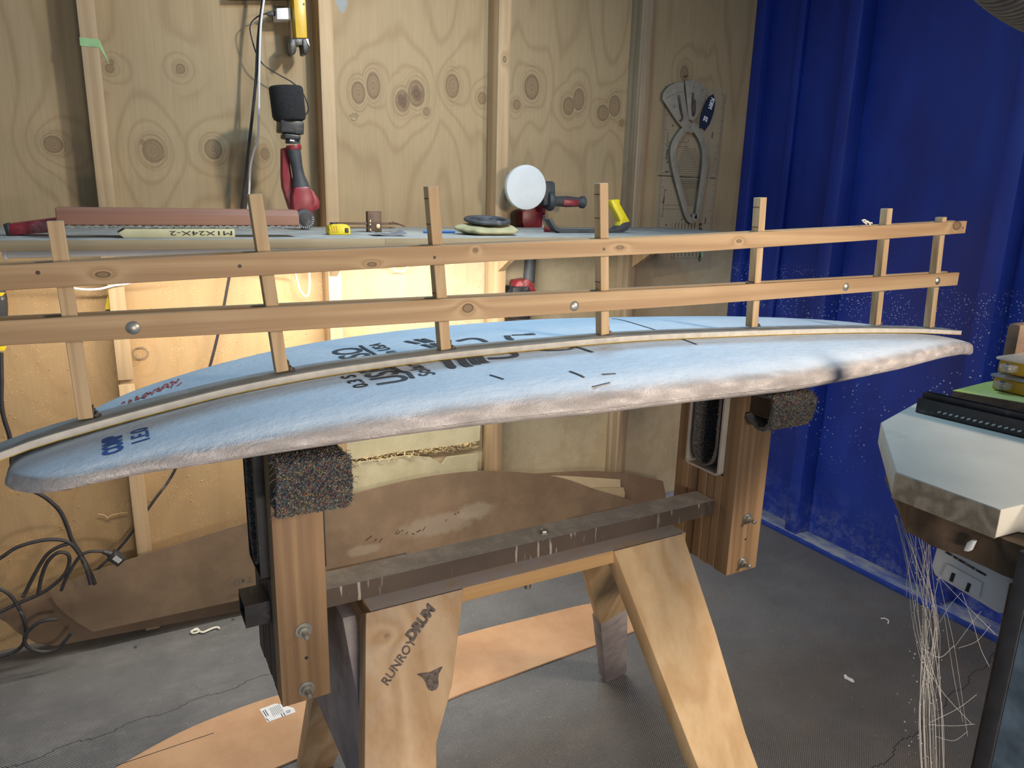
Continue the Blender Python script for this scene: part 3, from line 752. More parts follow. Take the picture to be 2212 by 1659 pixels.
def stand(x0, x1, lab, slot, padx, padlab, slotmat, left):
    o = thing('padded_rest', ((x0+x1)/2, 1.0, .62), lab, 'board rest', 'padded board rests')
    zb, zt = .622, (.998 if left else .990)
    # laminated block with an open slot from above
    lam = MB()
    ys = [.921, .955, .975, .998, 1.022, 1.050, 1.085]
    front = MB().box(x0, x1, .921, .955, zb, zt)
    obj('front_post', front, M['post'], o, bevel=.0015)
    for k, (ya, yb) in enumerate(((.955, .974), (.974, .996), (.996, 1.020), (1.020, 1.047))):
        obj('lamination', MB().box(x0+(.001 if k % 2 else 0), x1, ya+.0003, yb, zb+(.0 if k % 2 else .002), slot-.001), M['post_black'] if left else (M['post_dark'] if k % 2 else M['post']), o, bevel=.001, seg=1)
    obj('back_post', MB().box(x0, x1, 1.0475, 1.085, zb, zt), M['post_black'] if left else M['post'], o, bevel=.0015)
    # steel U channel in the slot
    U = MB(); ya, yb = .9556, 1.0468; t = .004
    outer = [(ya, zt-.002), (ya, slot+.006), (ya+.006, slot), (yb-.006, slot), (yb, slot+.006), (yb, zt-.002)]
    inner = [(yb-t, zt-.002), (yb-t, slot+.008), (yb-.008, slot+t), (ya+.008, slot+t), (ya+t, slot+.008), (ya+t, zt-.002)]
    loop = outer+inner
    n = len(loop); vs = [(x, a, b) for x in (x0-.012, x1+.01) for a, b in loop]
    fs = [(i, (i+1) % n, n+(i+1) % n, n+i) for i in range(n)]
    for s_ in (0, n):
        for i in range(5): fs.append((s_+i, s_+i+1, s_+10-i, s_+11-i))
    U.add(vs, fs)
    obj('slot_channel', U, slotmat, o)
    # carpet loop hanging in the slot
    rg = random.Random(int(x0*1000))
    cl = MB()
    y0c, y1c = (.966, 1.032)
    def prof(w, off=0):
        a = math.pi*w; cy = (y0c+y1c)/2; r = (y1c-y0c)/2-off
        if w < .28: k = w/.28; return (cy+r, zt-(zt-slot-.055)*k)
        if w > .72: k = (1-w)/.28; return (cy-r, zt-(zt-slot-.055)*k)
        aa = (w-.28)/.44*math.pi; return (cy+r*math.cos(aa), slot+.055-.046*math.sin(aa)+(off if 0 else 0))
    xa, xb = x0-.012, x1+.008
    def fo(u, w): y, z = prof(w); return Vector((xa+(xb-xa)*u, y, z))
    def fi(u, w): y, z = prof(w, .004); return Vector((xa+(xb-xa)*u, y, z+.002))
    b0 = MB().grid(fo, 2, 40); b0.grid(fi, 2, 40)
    o2 = 80
    for e in (0, 40):
        for j in range(39): b0.f.append((e+j, e+j+1, o2+e+j+1, o2+e+j)); b0.mi.append(0)
    lo = obj('slot_carpet', b0, M['carpetback'], o)
    tf = MB(); cc = Vector(((xa+xb)/2, (y0c+y1c)/2, slot+.1))
    tufts(tf, lambda u, w: fi(u, w), 32, 130, lambda p: Vector((0, cc.y-p.y, .02)).normalized(), rg, .0014, .0015)
    obj('carpet_pile', tf, CARPET, lo)['kind'] = 'stuff'
    # carpet pad wrapped round a block on the front
    px0, px1 = padx; yf = .858; zl = .934
    def po(u, w):
        # from top back, over top, down the front, round the bottom and back up to the post
        L = [(.921, zt-.001), (.880, zt), (yf+.006, zt-.001), (yf, zt-.008), (yf-.001, zl+.03), (yf+.002, zl+.008), (yf+.012, zl-.004), (yf+.030, zl-.008), (.912, zl+.004), (.919, zl+.012)]
        t = w*(len(L)-1); i = min(int(t), len(L)-2); k = t-i
        return Vector((px0+(px1-px0)*u+.002*math.sin(9*w+4*u), L[i][0]+(L[i+1][0]-L[i][0])*k, L[i][1]+(L[i+1][1]-L[i][1])*k))
    def pi_(u, w):
        p = po(u, w); c = Vector((p.x, .895, (zt+zl)/2)); d = (c-p).normalized(); return p+d*.005
    pb = MB().grid(po, 2, 46); pb.grid(pi_, 2, 46); o2 = 92
    for e in (0, 46):
        for j in range(45): pb.f.append((e+j, e+j+1, o2+e+j+1, o2+e+j)); pb.mi.append(0)
    pad = obj('carpet_pad', pb, M['carpetback'], o, label=padlab)
    tf = MB()
    def pn(p): return Vector((0, p.y-.895, (p.z-.965)*.7)).normalized()
    tufts(tf, po, 56, 112, pn, rg, .0020, .0016)
    obj('carpet_pile', tf, CARPET, pad)['kind'] = 'stuff'
    fz = MB()
    for k in range(70):
        u = rg.choice((0, 1)); p = po(u, rg.uniform(.1, .95)); s_ = 1 if u else -1
        q = p+Vector((s_*rg.uniform(.002, .009), rg.uniform(-.004, .004), rg.uniform(-.006, .004)))
        fz.tube([p, (p+q)/2+Vector((0, 0, .002)), q], .00035, 4)
    obj('frayed_yarn', fz, M['carpetback'], pad)['kind'] = 'stuff'
    obj('pad_block', MB().box(px0+.012, px1-.004, .874, .9205, zl+.012, zt-.006), M['darkwood'], o)
    # bolts with washers
    for z in (.722 if True else 0, .722-.092):
        z = z+.012
        b = MB().lathe(((x0+x1)/2+.0, .921, z), (0, -1, 0), [(0, .0115), (.0018, .0115), (.0019, .0075), (.0075, .0075), (.0076, .004), (.020, .004), (.021, .003)], 22)
        obj('bolt', b, M['zinc'], o)
    for z in (.690, .640):
        obj('screw_hole', MB().lathe(((x0+x1)/2+.002, .9212, z), (0, -1, 0), [(0, .0028), (.0004, .0024)], 12), M['ink'], o)
    return o
stand(.160, .2275, 'padded wooden board rest nearest the nose of the blank, dark laminated side', .800, (.158, .248), 'multicoloured carpet pad', M['black'], True)
M['slotwhite'] = plain('dusty_channel', (.47, .43, .38), .7, var=.12, scale=30, dust=.2)
stand(.991, 1.070, 'padded wooden board rest nearest the blue wall with pale metal slot channel', .814, (.994, 1.098), 'multicoloured carpet pad', M['slotwhite'], False)

# ------------------------------------------------------------------ hardboard templates
def template(name, pts, Y0, lean, thick, mat, label, catg='template', grp=None, bottom=True):
    P = []
    for (px, py) in pts:
        y = Y0
        for _ in range(8):
            q = at(px, py, Y=y); y = Y0+lean*max(q.z, 0)
        P.append(q)
    zmin = min(p.z for p in P)
    P = [Vector((p.x, Y0+lean*max(p.z-zmin, 0), p.z-zmin+.001)) for p in P]
    o = obj(name, MB().prism(P, (0, thick, 0)), mat, bevel=0)
    tag(o, label, catg, grp); return o
ca = [(107, 1305)]+[(p.x, p.y) for p in cat([(107, 1305, 0), (240, 1255, 0), (530, 1160, 0), (700, 1112, 0), (860, 1070, 0), (965, 1050, 0), (1070, 1043, 0), (1200, 1054, 0), (1290, 1082, 0), (1358, 1102, 0), (1392, 1128, 0), (1400, 1150, 0)], 6)]+[(530, 1323)]+[(p.x, p.y) for p in cat([(205, 1396, 0), (165, 1372, 0), (132, 1345, 0), (112, 1318, 0)], 4)]
M['hb_a'] = hardboard('brown_hardboard', (.145, .098, .060), (.205, .142, .088), [((.12, 0, .175), (.165, 0, .040), (.27, .23, .18), .55), ((.26, 0, .20), (.075, 0, .035), (.30, .26, .20), .5), ((-.16, 0, .14), (.06, 0, .02), (.30, .26, .2), .4)])
M['hb_b'] = hardboard('old_hardboard', (.155, .100, .062), (.20, .135, .085))
ta = template('surfboard_template', ca, 2.225, .10, .0032, M['hb_a'], 'brown half-outline surfboard template leaning in front against the wall, pale patch in the middle')
me = text_mesh("7'4SP", .030, at(545, 1243, Y=2.2245)+Vector((0, -.003, 0)), (-1, 0, 0), (0, 0, -1), .0001, .0002)
obj('pencil_note', None, M['pencil_grey'], ta, mesh=me)
tm = MB(); rg = random.Random(5)
for (px, py, l) in ((797, 1164, 12), (812, 1167, 5), (823, 1168, 8), (858, 1150, 10), (862, 1152, 8), (880, 1152, 6), (893, 1154, 5), (905, 1148, 8), (917, 1143, 9), (870, 1147, 4), (965, 1125, 4), (985, 1112, 4), (992, 1108, 3)):
    q = at(px, py, Y=2.238); tm.obb((q.x, q.y-.0, q.z), (1, 0, rg.uniform(-.5, 1.2)), (0, 1, 0), (0, 0, 1), l*.0011, .0003, .0014)
for v in tm.v: v.y = 2.225+.10*max(v.z, 0)-.0006
obj('pen_marks', tm, M['ink'], ta)['kind'] = 'stuff'
cb = [(-60, 1335)]+[(p.x, p.y) for p in cat([(-60, 1340, 0), (0, 1318, 0), (300, 1212, 0), (530, 1148, 0), (800, 1075, 0), (1100, 1032, 0), (1250, 1020, 0), (1340, 1023, 0), (1400, 1034, 0), (1432, 1041, 0)], 5)]+[(1438, 1070), (1441, 1100), (1443, 1112)]+[(700, 1287), (120, 1398)]+[(p.x, p.y) for p in cat([(80, 1392, 0), (40, 1370, 0), (10, 1345, 0), (-20, 1335, 0)], 4)]
tb = template('surfboard_template', cb, 2.252, .055, .003, M['hb_b'], 'longest hardboard surfboard template at the back, its square tail showing on the right')
M['hb_c'] = hardboard('pale_template_board', (.42, .33, .20), (.50, .40, .26))
cc_ = [(p.x, p.y) for p in cat([(560, 1148, 0), (800, 1077, 0), (1060, 1037, 0), (1200, 1031, 0), (1344, 1038, 0)], 5)]+[(1344, 1054), (1290, 1055)]+[(1100, 1080), (700, 1200), (560, 1230)]
def floating(name, pts, Y, thick, mat, label, catg, lean=0):
    P = [at(px, py, Y=Y) for px, py in pts]; 
    if lean: P = [Vector((p.x, p.y+lean*(p.z), p.z)) for p in P]
    return tag(obj(name, MB().prism(P, (0, thick, 0)), mat), label, catg)
zc0 = []
floating('template_strip', cc_+[], 2.2445, .003, M['hb_c'], 'pale narrow template between the two brown ones, square end on the right', 'template', .06)
M['hb_d'] = hardboard('olive_template_board', (.34, .27, .155), (.40, .32, .19))
floating('template_strip', [(1100, 1060), (1350, 1055), (1353, 1068), (1350, 1080), (1344, 1092), (1300, 1110), (1000, 1180), (900, 1160)], 2.2405, .003, M['hb_d'], 'olive brown template piece with a rounded end below the pale one', 'template', .06)
# flat one on the floor
cfl = [(p.x, p.y) for p in cat([(120, 1740, 0), (250, 1659, 0), (390, 1582, 0), (530, 1525, 0), (660, 1483, 0), (830, 1425, 0), (1005, 1370, 0), (1150, 1333, 0), (1285, 1302, 0), (1375, 1298, 0)], 5)]+[(1412, 1305), (1420, 1346)]+[(1394, 1354), (1000, 1497), (965, 1512), (640, 1640), (400, 1740)]
P = [at(px, py, Z=.005) for px, py in cfl]
ft = tag(obj('surfboard_template', MB().prism([(p.x, p.y, .0012) for p in P], (0, 0, .0045)), M['mdf_floor']), 'orange-brown hardboard surfboard template lying flat on the floor under the trestle', 'template')
a, b = at(250, 1654, Z=.006), at(462, 1583, Z=.006)
obj('pencil_line', MB().strip([(a.x, a.y, .0059), (b.x, b.y, .0059)], .0022, .0002), M['ink'], ft)
L = [at(561, 1532, Z=.006), at(578, 1560, Z=.006), at(639, 1538, Z=.006), at(634, 1529, Z=.006), at(600, 1520, Z=.006), at(594, 1520, Z=.006)]
lab = obj('paper_label', MB().prism([(p.x, p.y, .0058) for p in L], (0, 0, .0003)), M['white'], ft, label='white printed label')
lt = MB()
for i in range(7):
    x0, y0 = 582+i*3.3, 1530-i*1.4
    a = at(x0, y0, Z=.0063); b = at(x0+10, y0+18-i*.4, Z=.0063); lt.strip([(a.x, a.y, .0063), (b.x, b.y, .0063)], .0010, .0001)
for (x0, y0, x1, y1) in ((568, 1535, 576, 1548), (572, 1533, 580, 1546), (607, 1541, 611, 1549), (612, 1539, 616, 1546), (617, 1537, 627, 1534), (618, 1540, 628, 1537), (575, 1552, 581, 1557)):
    a = at(x0, y0, Z=.0063); b = at(x1, y1, Z=.0063); lt.strip([(a.x, a.y, .0063), (b.x, b.y, .0063)], .0020, .0001)
obj('label_print', lt, M['ink'], lab)

# ------------------------------------------------------------------ things on the shelf
ZT = ZS+.0002
# long sanding block on its foam rest
o = tag(obj('foam_block', MB().prism([(.046, 1.775, ZT), (.268, 1.775, ZT), (.268, 1.775, ZT+.0185), (.050, 1.775, ZT+.0185), (.036, 1.775, ZT+.010)], (0, .075, 0)), M['cream'], bevel=.0015),
        'cream foam block with handwritten number, under the long red timber sanding block', 'block')
me = text_mesh('M1X24X-2', .0135, (.262, 1.7746, ZT+.0145), (-1, 0, 0), (0, 0, -1), .0001, 0.0)
xs_ = [v.co.x for v in me.vertices]; mn, mx = min(xs_), max(xs_)
for v in me.vertices: v.co.x = .135+(v.co.x-mn)/(mx-mn)*.127
obj('handwriting', None, M['ink'], o, mesh=me)
t_ = thing('sanding_block', (.17, 1.84, ZT+.019), 'long reddish timber sanding block with grey abrasive underside lying on the shelf', 'sanding block')
z0 = ZT+.0190
obj('timber_body', MB().prism([(-.072, 1.790, z0+.0065), (-.072, 1.862, z0+.0065), (-.072, 1.862, z0+.030), (-.072, 1.852, z0+.042), (-.072, 1.800, z0+.042), (-.072, 1.790, z0+.030)], (.487, 0, 0)), M['redwood'], t_, bevel=.003)
gb = MB(); rg = random.Random(8)
gb.grid(lambda u, w: Vector((-.070+.487*u, 1.789+.072*((.0, 1, 1, 0)[int(round(w*4)) % 4]), z0+(.0005, .0005, .0062, .0062)[int(round(w*4)) % 4]+.0008*math.sin(u*190)*(1 if int(round(w*4)) % 4 > 1 else .3))), 160, 4, closed_v=True)
obj('abrasive_pad', gb, M['grit'], t_)
t_ = thing('red_sanding_tool', (-.12, 1.90, ZT), 'red plastic hand tool with black end at the left end of the shelf', 'tool')
P = [at(18, 484, Y=1.87), at(140, 468, Y=1.87), at(140, 500, Y=1.87), at(22, 509, Y=1.87)]
zmn = min(p.z for p in P)
P = [Vector((p.x, 1.87, max(p.z, ZT+.0005)+0)) for p in P]
obj('red_body', MB().prism(P, (0, .05, 0)), M['red'], t_, bevel=.003)
P = [at(6, 484, Y=1.868), at(19, 483, Y=1.868), at(23, 508, Y=1.868), at(14, 510, Y=1.868)]
P = [Vector((p.x, 1.868, max(p.z, ZT))) for p in P]
obj('end_cap', MB().prism(P, (0, .054, 0)), M['black'], t_, bevel=.002)

# orbital sander standing on its dial
def at_(px, py, y): return at(px, py, Y=y)
t_ = thing('cordless_sander', (.50, 2.14, ZT), 'red and black power tool with black foam cylinder on top, standing by the stud', 'power tool')
y = 2.15
a, b = at_(617, 186, y), at_(626, 262, y)
obj('foam_filter', MB().lathe(b, a-b, [(0, .034), (.004, .041), (.012, .044), ((a-b).length-.008, .0445), ((a-b).length-.002, .042), ((a-b).length, .038)], 32), M['blackfoam'], t_)
c = at_(627, 282, y)
bt = MB().obb(c+Vector((0, 0, .008)), (1, 0, -.06), (0, 1, 0), (.06, 0, 1), .031, .030, .017).obb(c+Vector((0, 0, -.017)), (1, 0, -.06), (0, 1, 0), (.06, 0, 1), .022, .026, .007)
obj('battery', bt, M['black'], t_, bevel=.004)
c = at_(632, 305, y)
obj('collar', MB().lathe(c+Vector((0, 0, .012)), (.05, 0, -1), [(0, .019), (.018, .020)], 20), M['charcoal'], t_)
obj('collar_badge', MB().obb(at_(631, 303, y-.0205), (1, 0, -.06), (0, 1, 0), (.06, 0, 1), .006, .0008, .0025), M['white'], t_)
a, b = at_(634, 318, y), at_(650, 402, y)
obj('red_collar', MB().lathe(a+Vector((0, 0, .006)), b-a, [(0, .0195), (.004, .0205), (.011, .0205), (.013, .0195)], 24), M['red'], t_)
L = (b-a).length
obj('handle_grip', MB().lathe(a-Vector((0, 0, .006)), b-a, [(0, .0190), (.02, .0175), (.045, .0155), (.07, .0165), (L-.015, .022), (L, .0245)], 24), M['charcoal'], t_)
bd_ = MB()
P = [(637, 404), (668, 402), (680, 430), (676, 470), (665, 482), (642, 480), (634, 455), (632, 425)]
bd_.prism([at_(px, py, 2.125) for px, py in P], (0, .055, 0))
obj('motor_housing', bd_, M['red'], t_, bevel=.005)
P = [(668, 405), (680, 415), (691, 432), (691, 450), (679, 456), (672, 452)]
obj('side_vent_housing', MB().prism([at_(px, py, 2.135) for px, py in P], (0, .04, 0)), M['red'], t_, bevel=.004)
P = [(610, 320), (622, 318), (628, 360), (634, 400), (640, 440), (640, 470), (626, 450), (612, 405), (610, 380)]
obj('guard', MB().prism([at_(px, py, 2.158) for px, py in P], (0, .03, 0)), M['red'], t_, bevel=.003)
c = at_(657, 479, 2.118); c.z = max(c.z, ZT+.0285)
obj('speed_dial', MB().lathe(c, (0, -1, 0), [(0, .0275), (.006, .0280), (.012, .0265), (.013, .018), (.0135, .0175)], 36), M['charcoal'], t_)
dm = MB()
for k in range(16):
    an = math.radians(150+k*15); q = c+Vector((math.cos(an)*.0222, -.0131, math.sin(an)*.0222))
    dm.obb(q, (math.cos(an), 0, math.sin(an)), (0, 1, 0), (-math.sin(an), 0, math.cos(an)), .0022, .0003, .0006)
obj('dial_marks', dm, M['white'], t_)
obj('dial_knob', MB().lathe(c+Vector((0, -.0125, 0)), (0, -1, 0), [(0, .015), (.003, .0145), (.0035, .004)], 28), M['black'], t_)

# tape measure
t_ = thing('tape_measure', (.54, 1.88, ZT), 'yellow tape measure with black clip on the shelf', 'tape measure')
a, c = at_(708, 507, 1.875), at_(755, 486, 1.875)
z1 = ZT+.027
pr = [(a.x+.002, ZT), (a.x, ZT+.008), (a.x+.003, z1-.006), (a.x+.010, z1-.001), (c.x-.010, z1-.001), (c.x-.001, z1-.008), (c.x, ZT+.004), (c.x-.002, ZT)]
obj('case', MB().prism([(x, 1.865, z) for x, z in pr], (0, .032, 0)), M['yellow'], t_, bevel=.004)
rb = MB()
for k in range(4): x = a.x+.003+k*.006; rb.obb((x, 1.8648, ZT+.014), (1, 0, .2), (0, 1, 0), (-.2, 0, 1), .0010, .0008, .009)
obj('grip_ribs', rb, M['ochre'], t_)
obj('badge', MB().box(c.x-.0155, c.x-.006, 1.8638, 1.8655, ZT+.005, ZT+.017), M['black'], t_, bevel=.001)
obj('lock_clip', MB().box(a.x+.010, a.x+.024, 1.872, 1.890, z1-.002, z1+.003), M['black'], t_, bevel=.001)

# marking gauge
t_ = thing('marking_gauge', (.63, 1.99, ZT), 'dark rosewood marking gauge with brass screw lying on the shelf', 'marking gauge')
y = 1.985
P = [at_(794, 458, y), at_(826, 461, y), at_(828, 498, y), at_(793, 500, y)]
zz = [ZT, max(p.z for p in P)]
hd = MB().box(P[0].x, P[1].x-.002, y, y+.018, ZT+.0005, P[0].z+.002)
obj('fence_head', hd, M['brownwood'], t_, bevel=.002)
a, b = at_(726, 477, y), at_(860, 476, y)
obj('stem', MB().box(a.x, b.x, y+.004, y+.014, ZT+.020, ZT+.026), M['brownwood'], t_, bevel=.0008)
obj('stem', MB().box(a.x+.012, b.x-.008, y+.004, y+.014, ZT+.010, ZT+.0135), M['brownwood'], t_, bevel=.0006)
obj('brass_screw', MB().lathe(Vector((at_(816, 484, y).x, y, ZT+.016)), (0, -1, 0), [(0, .0062), (.003, .006), (.0035, .003)], 20), M['brass'], t_)
obj('brass_pin', MB().lathe(Vector((at_(799, 481, y).x, y, ZT+.021)), (0, -1, 0), [(0, .0026), (.003, .0022)], 12), M['zinc'], t_)
for z in (ZT+.006, ZT+.030): obj('brass_inlay', MB().box(P[0].x+.006, P[0].x+.0085, y-.0004, y+.001, z-.003, z+.003), M['brass'], t_)
a, b = at_(848, 480, y-.005), at_(876, 489, 1.93)
obj('pencil_stub', MB().tube([a, b], .0026, 8), M['redwood'], t_)
# flexible scraper, pencil
def bow(u, w):
    x = .600+.085*u; return Vector((x+.010*w, 1.80+.075*w, ZT+.0012+.010*(2*u-1)**2*(.5+.7*w)))
g = MB().grid(bow, 18, 6); g.grid(lambda u, w: bow(u, w)+Vector((0, 0, .0007)), 18, 6)
n_ = 108
g.f += [(i, i+1, n_+i+1, n_+i) for i in range(5)]+[(102+i, 103+i, n_+103+i, n_+102+i) for i in range(5)]
g.f += [(i*6, (i+1)*6, n_+(i+1)*6, n_+i*6) for i in range(17)]+[(i*6+5, (i+1)*6+5, n_+(i+1)*6+5, n_+i*6+5) for i in range(17)]
g.mi += [0]*(10+34)
o = tag(obj('scraper_sheet', g, M['greysheet']), 'thin blue-grey flexible sheet curling up beside the marking gauge', 'sheet')
obj('sheet_slot', MB().obb((.628, 1.806, ZT+.0062), (1, .25, -.15), (.25, -1, 0), (0, 0, 1), .012, .0012, .0005), M['ink'], o)
a, b = at_(915, 497, 1.93), at_(985, 500, 1.93)
o = tag(obj('blue_pencil', MB().tube([(a.x, 1.93, ZT+.0032), (b.x-.006, 1.925, ZT+.0032)], .0032, 6), M['pencilblue']), 'blue pencil lying behind the third upright on the shelf', 'pencil')
# cloth pad and ring
cx = at_(1053, 505, 1.86); cx = Vector((cx.x, 1.86, 0))
def cloth(u, w):
    a = w*2*math.pi; r = .088*(1+.06*math.sin(5*a)+.04*math.sin(11*a+1)); q = u
    if q < .5: k = q/.5; rr = r*(1-.0*k) if 0 else r*(.2+.8*math.sin(k*math.pi/2)); z = ZT+(.026+.006*math.sin(a))-.014*k**3+.0015*math.sin(7*a)*k
    else: k = (q-.5)/.5; rr = r*(1-.35*k); z = ZT+(.012+.006*math.sin(a))*(1-k)+.0003
    return Vector((cx.x+rr*math.cos(a), cx.y+rr*.86*math.sin(a), z))
g = MB().grid(cloth, 18, 60, closed_v=True); g.f.append(list(range(60))[::-1]); g.mi.append(0); g.f.append([17*60+k for k in range(60)]); g.mi.append(0)
tag(obj('cloth_pad', g, M['cloth'], angle=80), 'khaki cloth pad under the black rubber ring on the shelf', 'cloth')
rc = Vector((cx.x+.004, 1.87, ZT+.0315))
def tilt(mb):
    for p in mb.v: p.z += (p.y-rc.y)*.12
    return mb
g = MB()
def ring(R, r, hz, z0, sq=.86):
    g2 = MB().grid(lambda u, w: rc+Vector((math.cos(u*2*math.pi)*(R+r*math.cos(w*2*math.pi)), sq*math.sin(u*2*math.pi)*(R+r*math.cos(w*2*math.pi)), z0+hz*math.sin(w*2*math.pi))), 61, 10, closed_v=True)
    return g2
t_ = thing('rubber_ring', rc, 'black rubber backing ring lying on the khaki cloth pad', 'backing pad')
obj('rim', tilt(ring(.060, .007, .006, .0065)), M['charcoal'], t_); obj('hub_ring', tilt(ring(.022, .006, .004, .0075)), M['charcoal'], t_)
obj('web_disc', tilt(MB().lathe(rc+Vector((0, 0, .002)), (0, 0, 1), [(0, .052), (.003, .052)], 48)), M['charcoal'], t_)

# polisher hanging through the gap behind the shelf
t_ = thing('polisher', (1.31, 2.31, 1.02), 'red power polisher with round white foam pad and side handle, behind the shelf', 'polisher')
pc = at_(1137, 405, 2.20)
obj('foam_pad', MB().lathe(pc, (-.10, -1, .0), [(-.022, .066), (-.018, .071), (-.002, .0725), (.002, .071), (.004, .064), (.0045, .02)], 56), M['whitepad'], t_)
obj('backing_plate', MB().lathe(pc, (-.10, -1, 0), [(-.045, .045), (-.030, .062), (-.022, .064)], 40), M['charcoal'], t_)
g = MB().obb(at_(1178, 418, 2.255), (1, 0, .1), (0, 1, 0), (-.1, 0, 1), .026, .030, .040)
obj('gear_head', g, M['charcoal'], t_, bevel=.010)
a, b = at_(1182, 434, 2.235), at_(1263, 437, 2.215); d = b-a; L = d.length
obj('side_handle', MB().lathe(a, d, [(0, .030), (.010, .034), (.018, .032), (.026, .018), (.036, .0165), (L*.5, .019), (L-.022, .016), (L-.014, .021), (L-.004, .021), (L, .017)], 28), M['charcoal'], t_)
obj('handle_inlay', MB().obb(a+d*.55+Vector((0, -.0165, -.003)), d, (0, 1, 0), (0, 0, 1), L*.20, .004, .011), M['red'], t_, bevel=.003)
obj('handle_end_disc', MB().lathe(b, d, [(0, .014), (.002, .012)], 20), M['red'], t_)
g = MB().prism([at_(px, py, 2.290) for px, py in ((1128, 455), (1180, 440), (1178, 475), (1172, 498), (1134, 498), (1128, 480))], (0, .045, 0))
obj('red_body', g, M['red'], t_, bevel=.005)
g = MB()
for k in range(8): q = at_(1172+.4*(8-k), 466+k*4, 2.2885); g.obb(q, (1, 0, .2), (0, 1, 0), (0, 0, 1), .005, .0006, .0016)
obj('brand_lettering', g, M['white'], t_)
a, b = at_(1150, 500, 2.314), at_(1142, 610, 2.314)
obj('lower_grip', MB().lathe(a, b-a, [(0, .021), (.03, .0215), (.06, .019), ((b-a).length, .021)], 24), M['charcoal'], t_)
g = MB().prism([at_(px, py, 2.285) for px, py in ((1118, 607), (1142, 603), (1152, 612), (1159, 632), (1162, 642), (1112, 642), (1115, 618))], (0, .055, 0))
obj('battery_cover', g, M['red'], t_, bevel=.004)
g = MB().prism([at_(px, py, 2.275) for px, py in ((1110, 620), (1143, 619), (1150, 640), (1146, 690), (1104, 690), (1106, 640))], (0, .065, 0))
obj('battery', g, M['black'], t_, bevel=.004)

# yellow handled rasp
t_ = thing('surface_rasp', (1.33, 1.94, ZT), 'black hand rasp with bright yellow handle lying at the right of the shelf', 'rasp')
P = [(1186, 476), (1192, 474), (1202, 490), (1212, 497), (1280, 498), (1330, 497), (1345, 484), (1361, 480), (1364, 487), (1356, 499), (1345, 504), (1212, 505), (1200, 500)]
Q = [at_(px, py, 1.925) for px, py in P]; dz_ = ZT-min(q.z for q in Q)
obj('frame', MB().prism([q+Vector((0, 0, dz_)) for q in Q], (0, .032, 0)), M['charcoal'], t_, bevel=.002)
P = [(1320, 434), (1340, 432), (1339, 440), (1351, 462), (1362, 481), (1344, 491), (1337, 490), (1341, 480), (1334, 466), (1325, 450)]
obj('handle', MB().prism([at_(px, py, 1.927)+Vector((0, 0, dz_)) for px, py in P], (0, .028, 0)), M['yellow'], t_, bevel=.004)
tag(obj('red_marker', MB().tube([(1.205, 1.99, ZT+.007), (1.24, 1.985, ZT+.007)], .007, 12), M['red']), 'small red capped marker at the tip of the yellow handled rasp', 'marker')

# ------------------------------------------------------------------ things on and beside the back wall
def cable(name, pts, r, mat, y, label=None, catg='cord', parent=None, n=8):
    P = cat([at(p[0], p[1], Y=(p[2] if len(p) > 2 else y)) for p in pts], n)
    o = obj(name, MB().tube(P, r, 8), mat, parent)
    if label: tag(o, label, catg)
    return o
cable('white_lead', [(575, -40), (570, 0), (563, 60), (560, 150), (559, 240), (557, 300), (549, 325), (541, 360), (538, 415), (534, 470), (530, 500)], .0030, M['white'], 2.275, 'white lead hanging from above down to the shelf beside the black one', 'cable')
cable('black_cord', [(572, -40), (568, 0), (558, 80), (553, 170), (545, 250), (536, 330), (529, 400), (523, 445), (516, 500, 2.32), (508, 540, 2.32), (495, 600, 2.33), (478, 690, 2.335), (456, 782, 2.335), (420, 900, 2.33), (378, 1015, 2.33), (330, 1085, 2.32), (268, 1172, 2.31), (215, 1225, 2.30), (190, 1247, 2.298)], .0042, M['cord'], 2.285, 'long black cord running from above behind the shelf down to floor level')
t_ = thing('phone_charger', (.5, 2.3, 1.77), 'white plug-in charger with thin black cable, left of the yellow level', 'charger')
P = [at_(597, 17, 2.29), at_(627, 16, 2.29), at_(630, 42, 2.29), at_(598, 42, 2.29)]
obj('charger_body', MB().prism(P, (0, .05, 0)), M['white'], t_, bevel=.003)
P = [at_(590, 24, 2.305), at_(581, 24, 2.305), at_(572, 29, 2.305), at_(581, 34, 2.305), at_(592, 34, 2.305), at_(597, 33, 2.305), at_(597, 22, 2.305)]
obj('cable_plug', MB().prism(P, (0, .008, 0)), M['cord'], t_, bevel=.002)
cable('charging_cable', [(576, 29), (560, 34), (545, 46), (540, 60), (543, 80), (550, 105), (558, 125), (572, 142), (600, 160), (630, 177), (650, 195), (662, 218), (666, 238), (656, 252)], .0019, M['cord'], 2.30, parent=t_)
obj('socket_strip', MB().prism([at_(500, -6, 2.31), at_(640, -6, 2.31), at_(640, -30, 2.31), at_(500, -30, 2.31)], (0, .045, 0)), M['black'], t_, bevel=.003)
t_ = thing('spirit_level', (.57, 2.26, 1.75), 'yellow level with black end bracket hanging beside the stud', 'spirit level')
P = [at_(632, -30, 2.262), at_(659, -30, 2.262), at_(664, 82, 2.262), at_(640, 82, 2.262)]
obj('yellow_beam', MB().prism(P, (0, .045, 0)), M['ochre'], t_, bevel=.002)
obj('beam_screw', MB().lathe(at_(656, 9, 2.262), (0, -1, 0), [(0, .0028), (.001, .0026)], 12), M['steel'], t_)
for xx in (626, 653):
    P = [at_(xx, 84, 2.258), at_(xx+12, 84, 2.258), at_(xx+15, 108, 2.258), at_(xx+11, 117, 2.258), at_(xx+4, 116, 2.258)]
    obj('end_prong', MB().prism(P, (0, .05, 0)), M['black'], t_, bevel=.002)
P = [at_(628, 83, 2.262), at_(662, 83, 2.262), at_(662, 97, 2.262), at_(628, 97, 2.262)]
obj('end_bracket', MB().prism(P, (0, .045, 0)), M['black'], t_, bevel=.002)
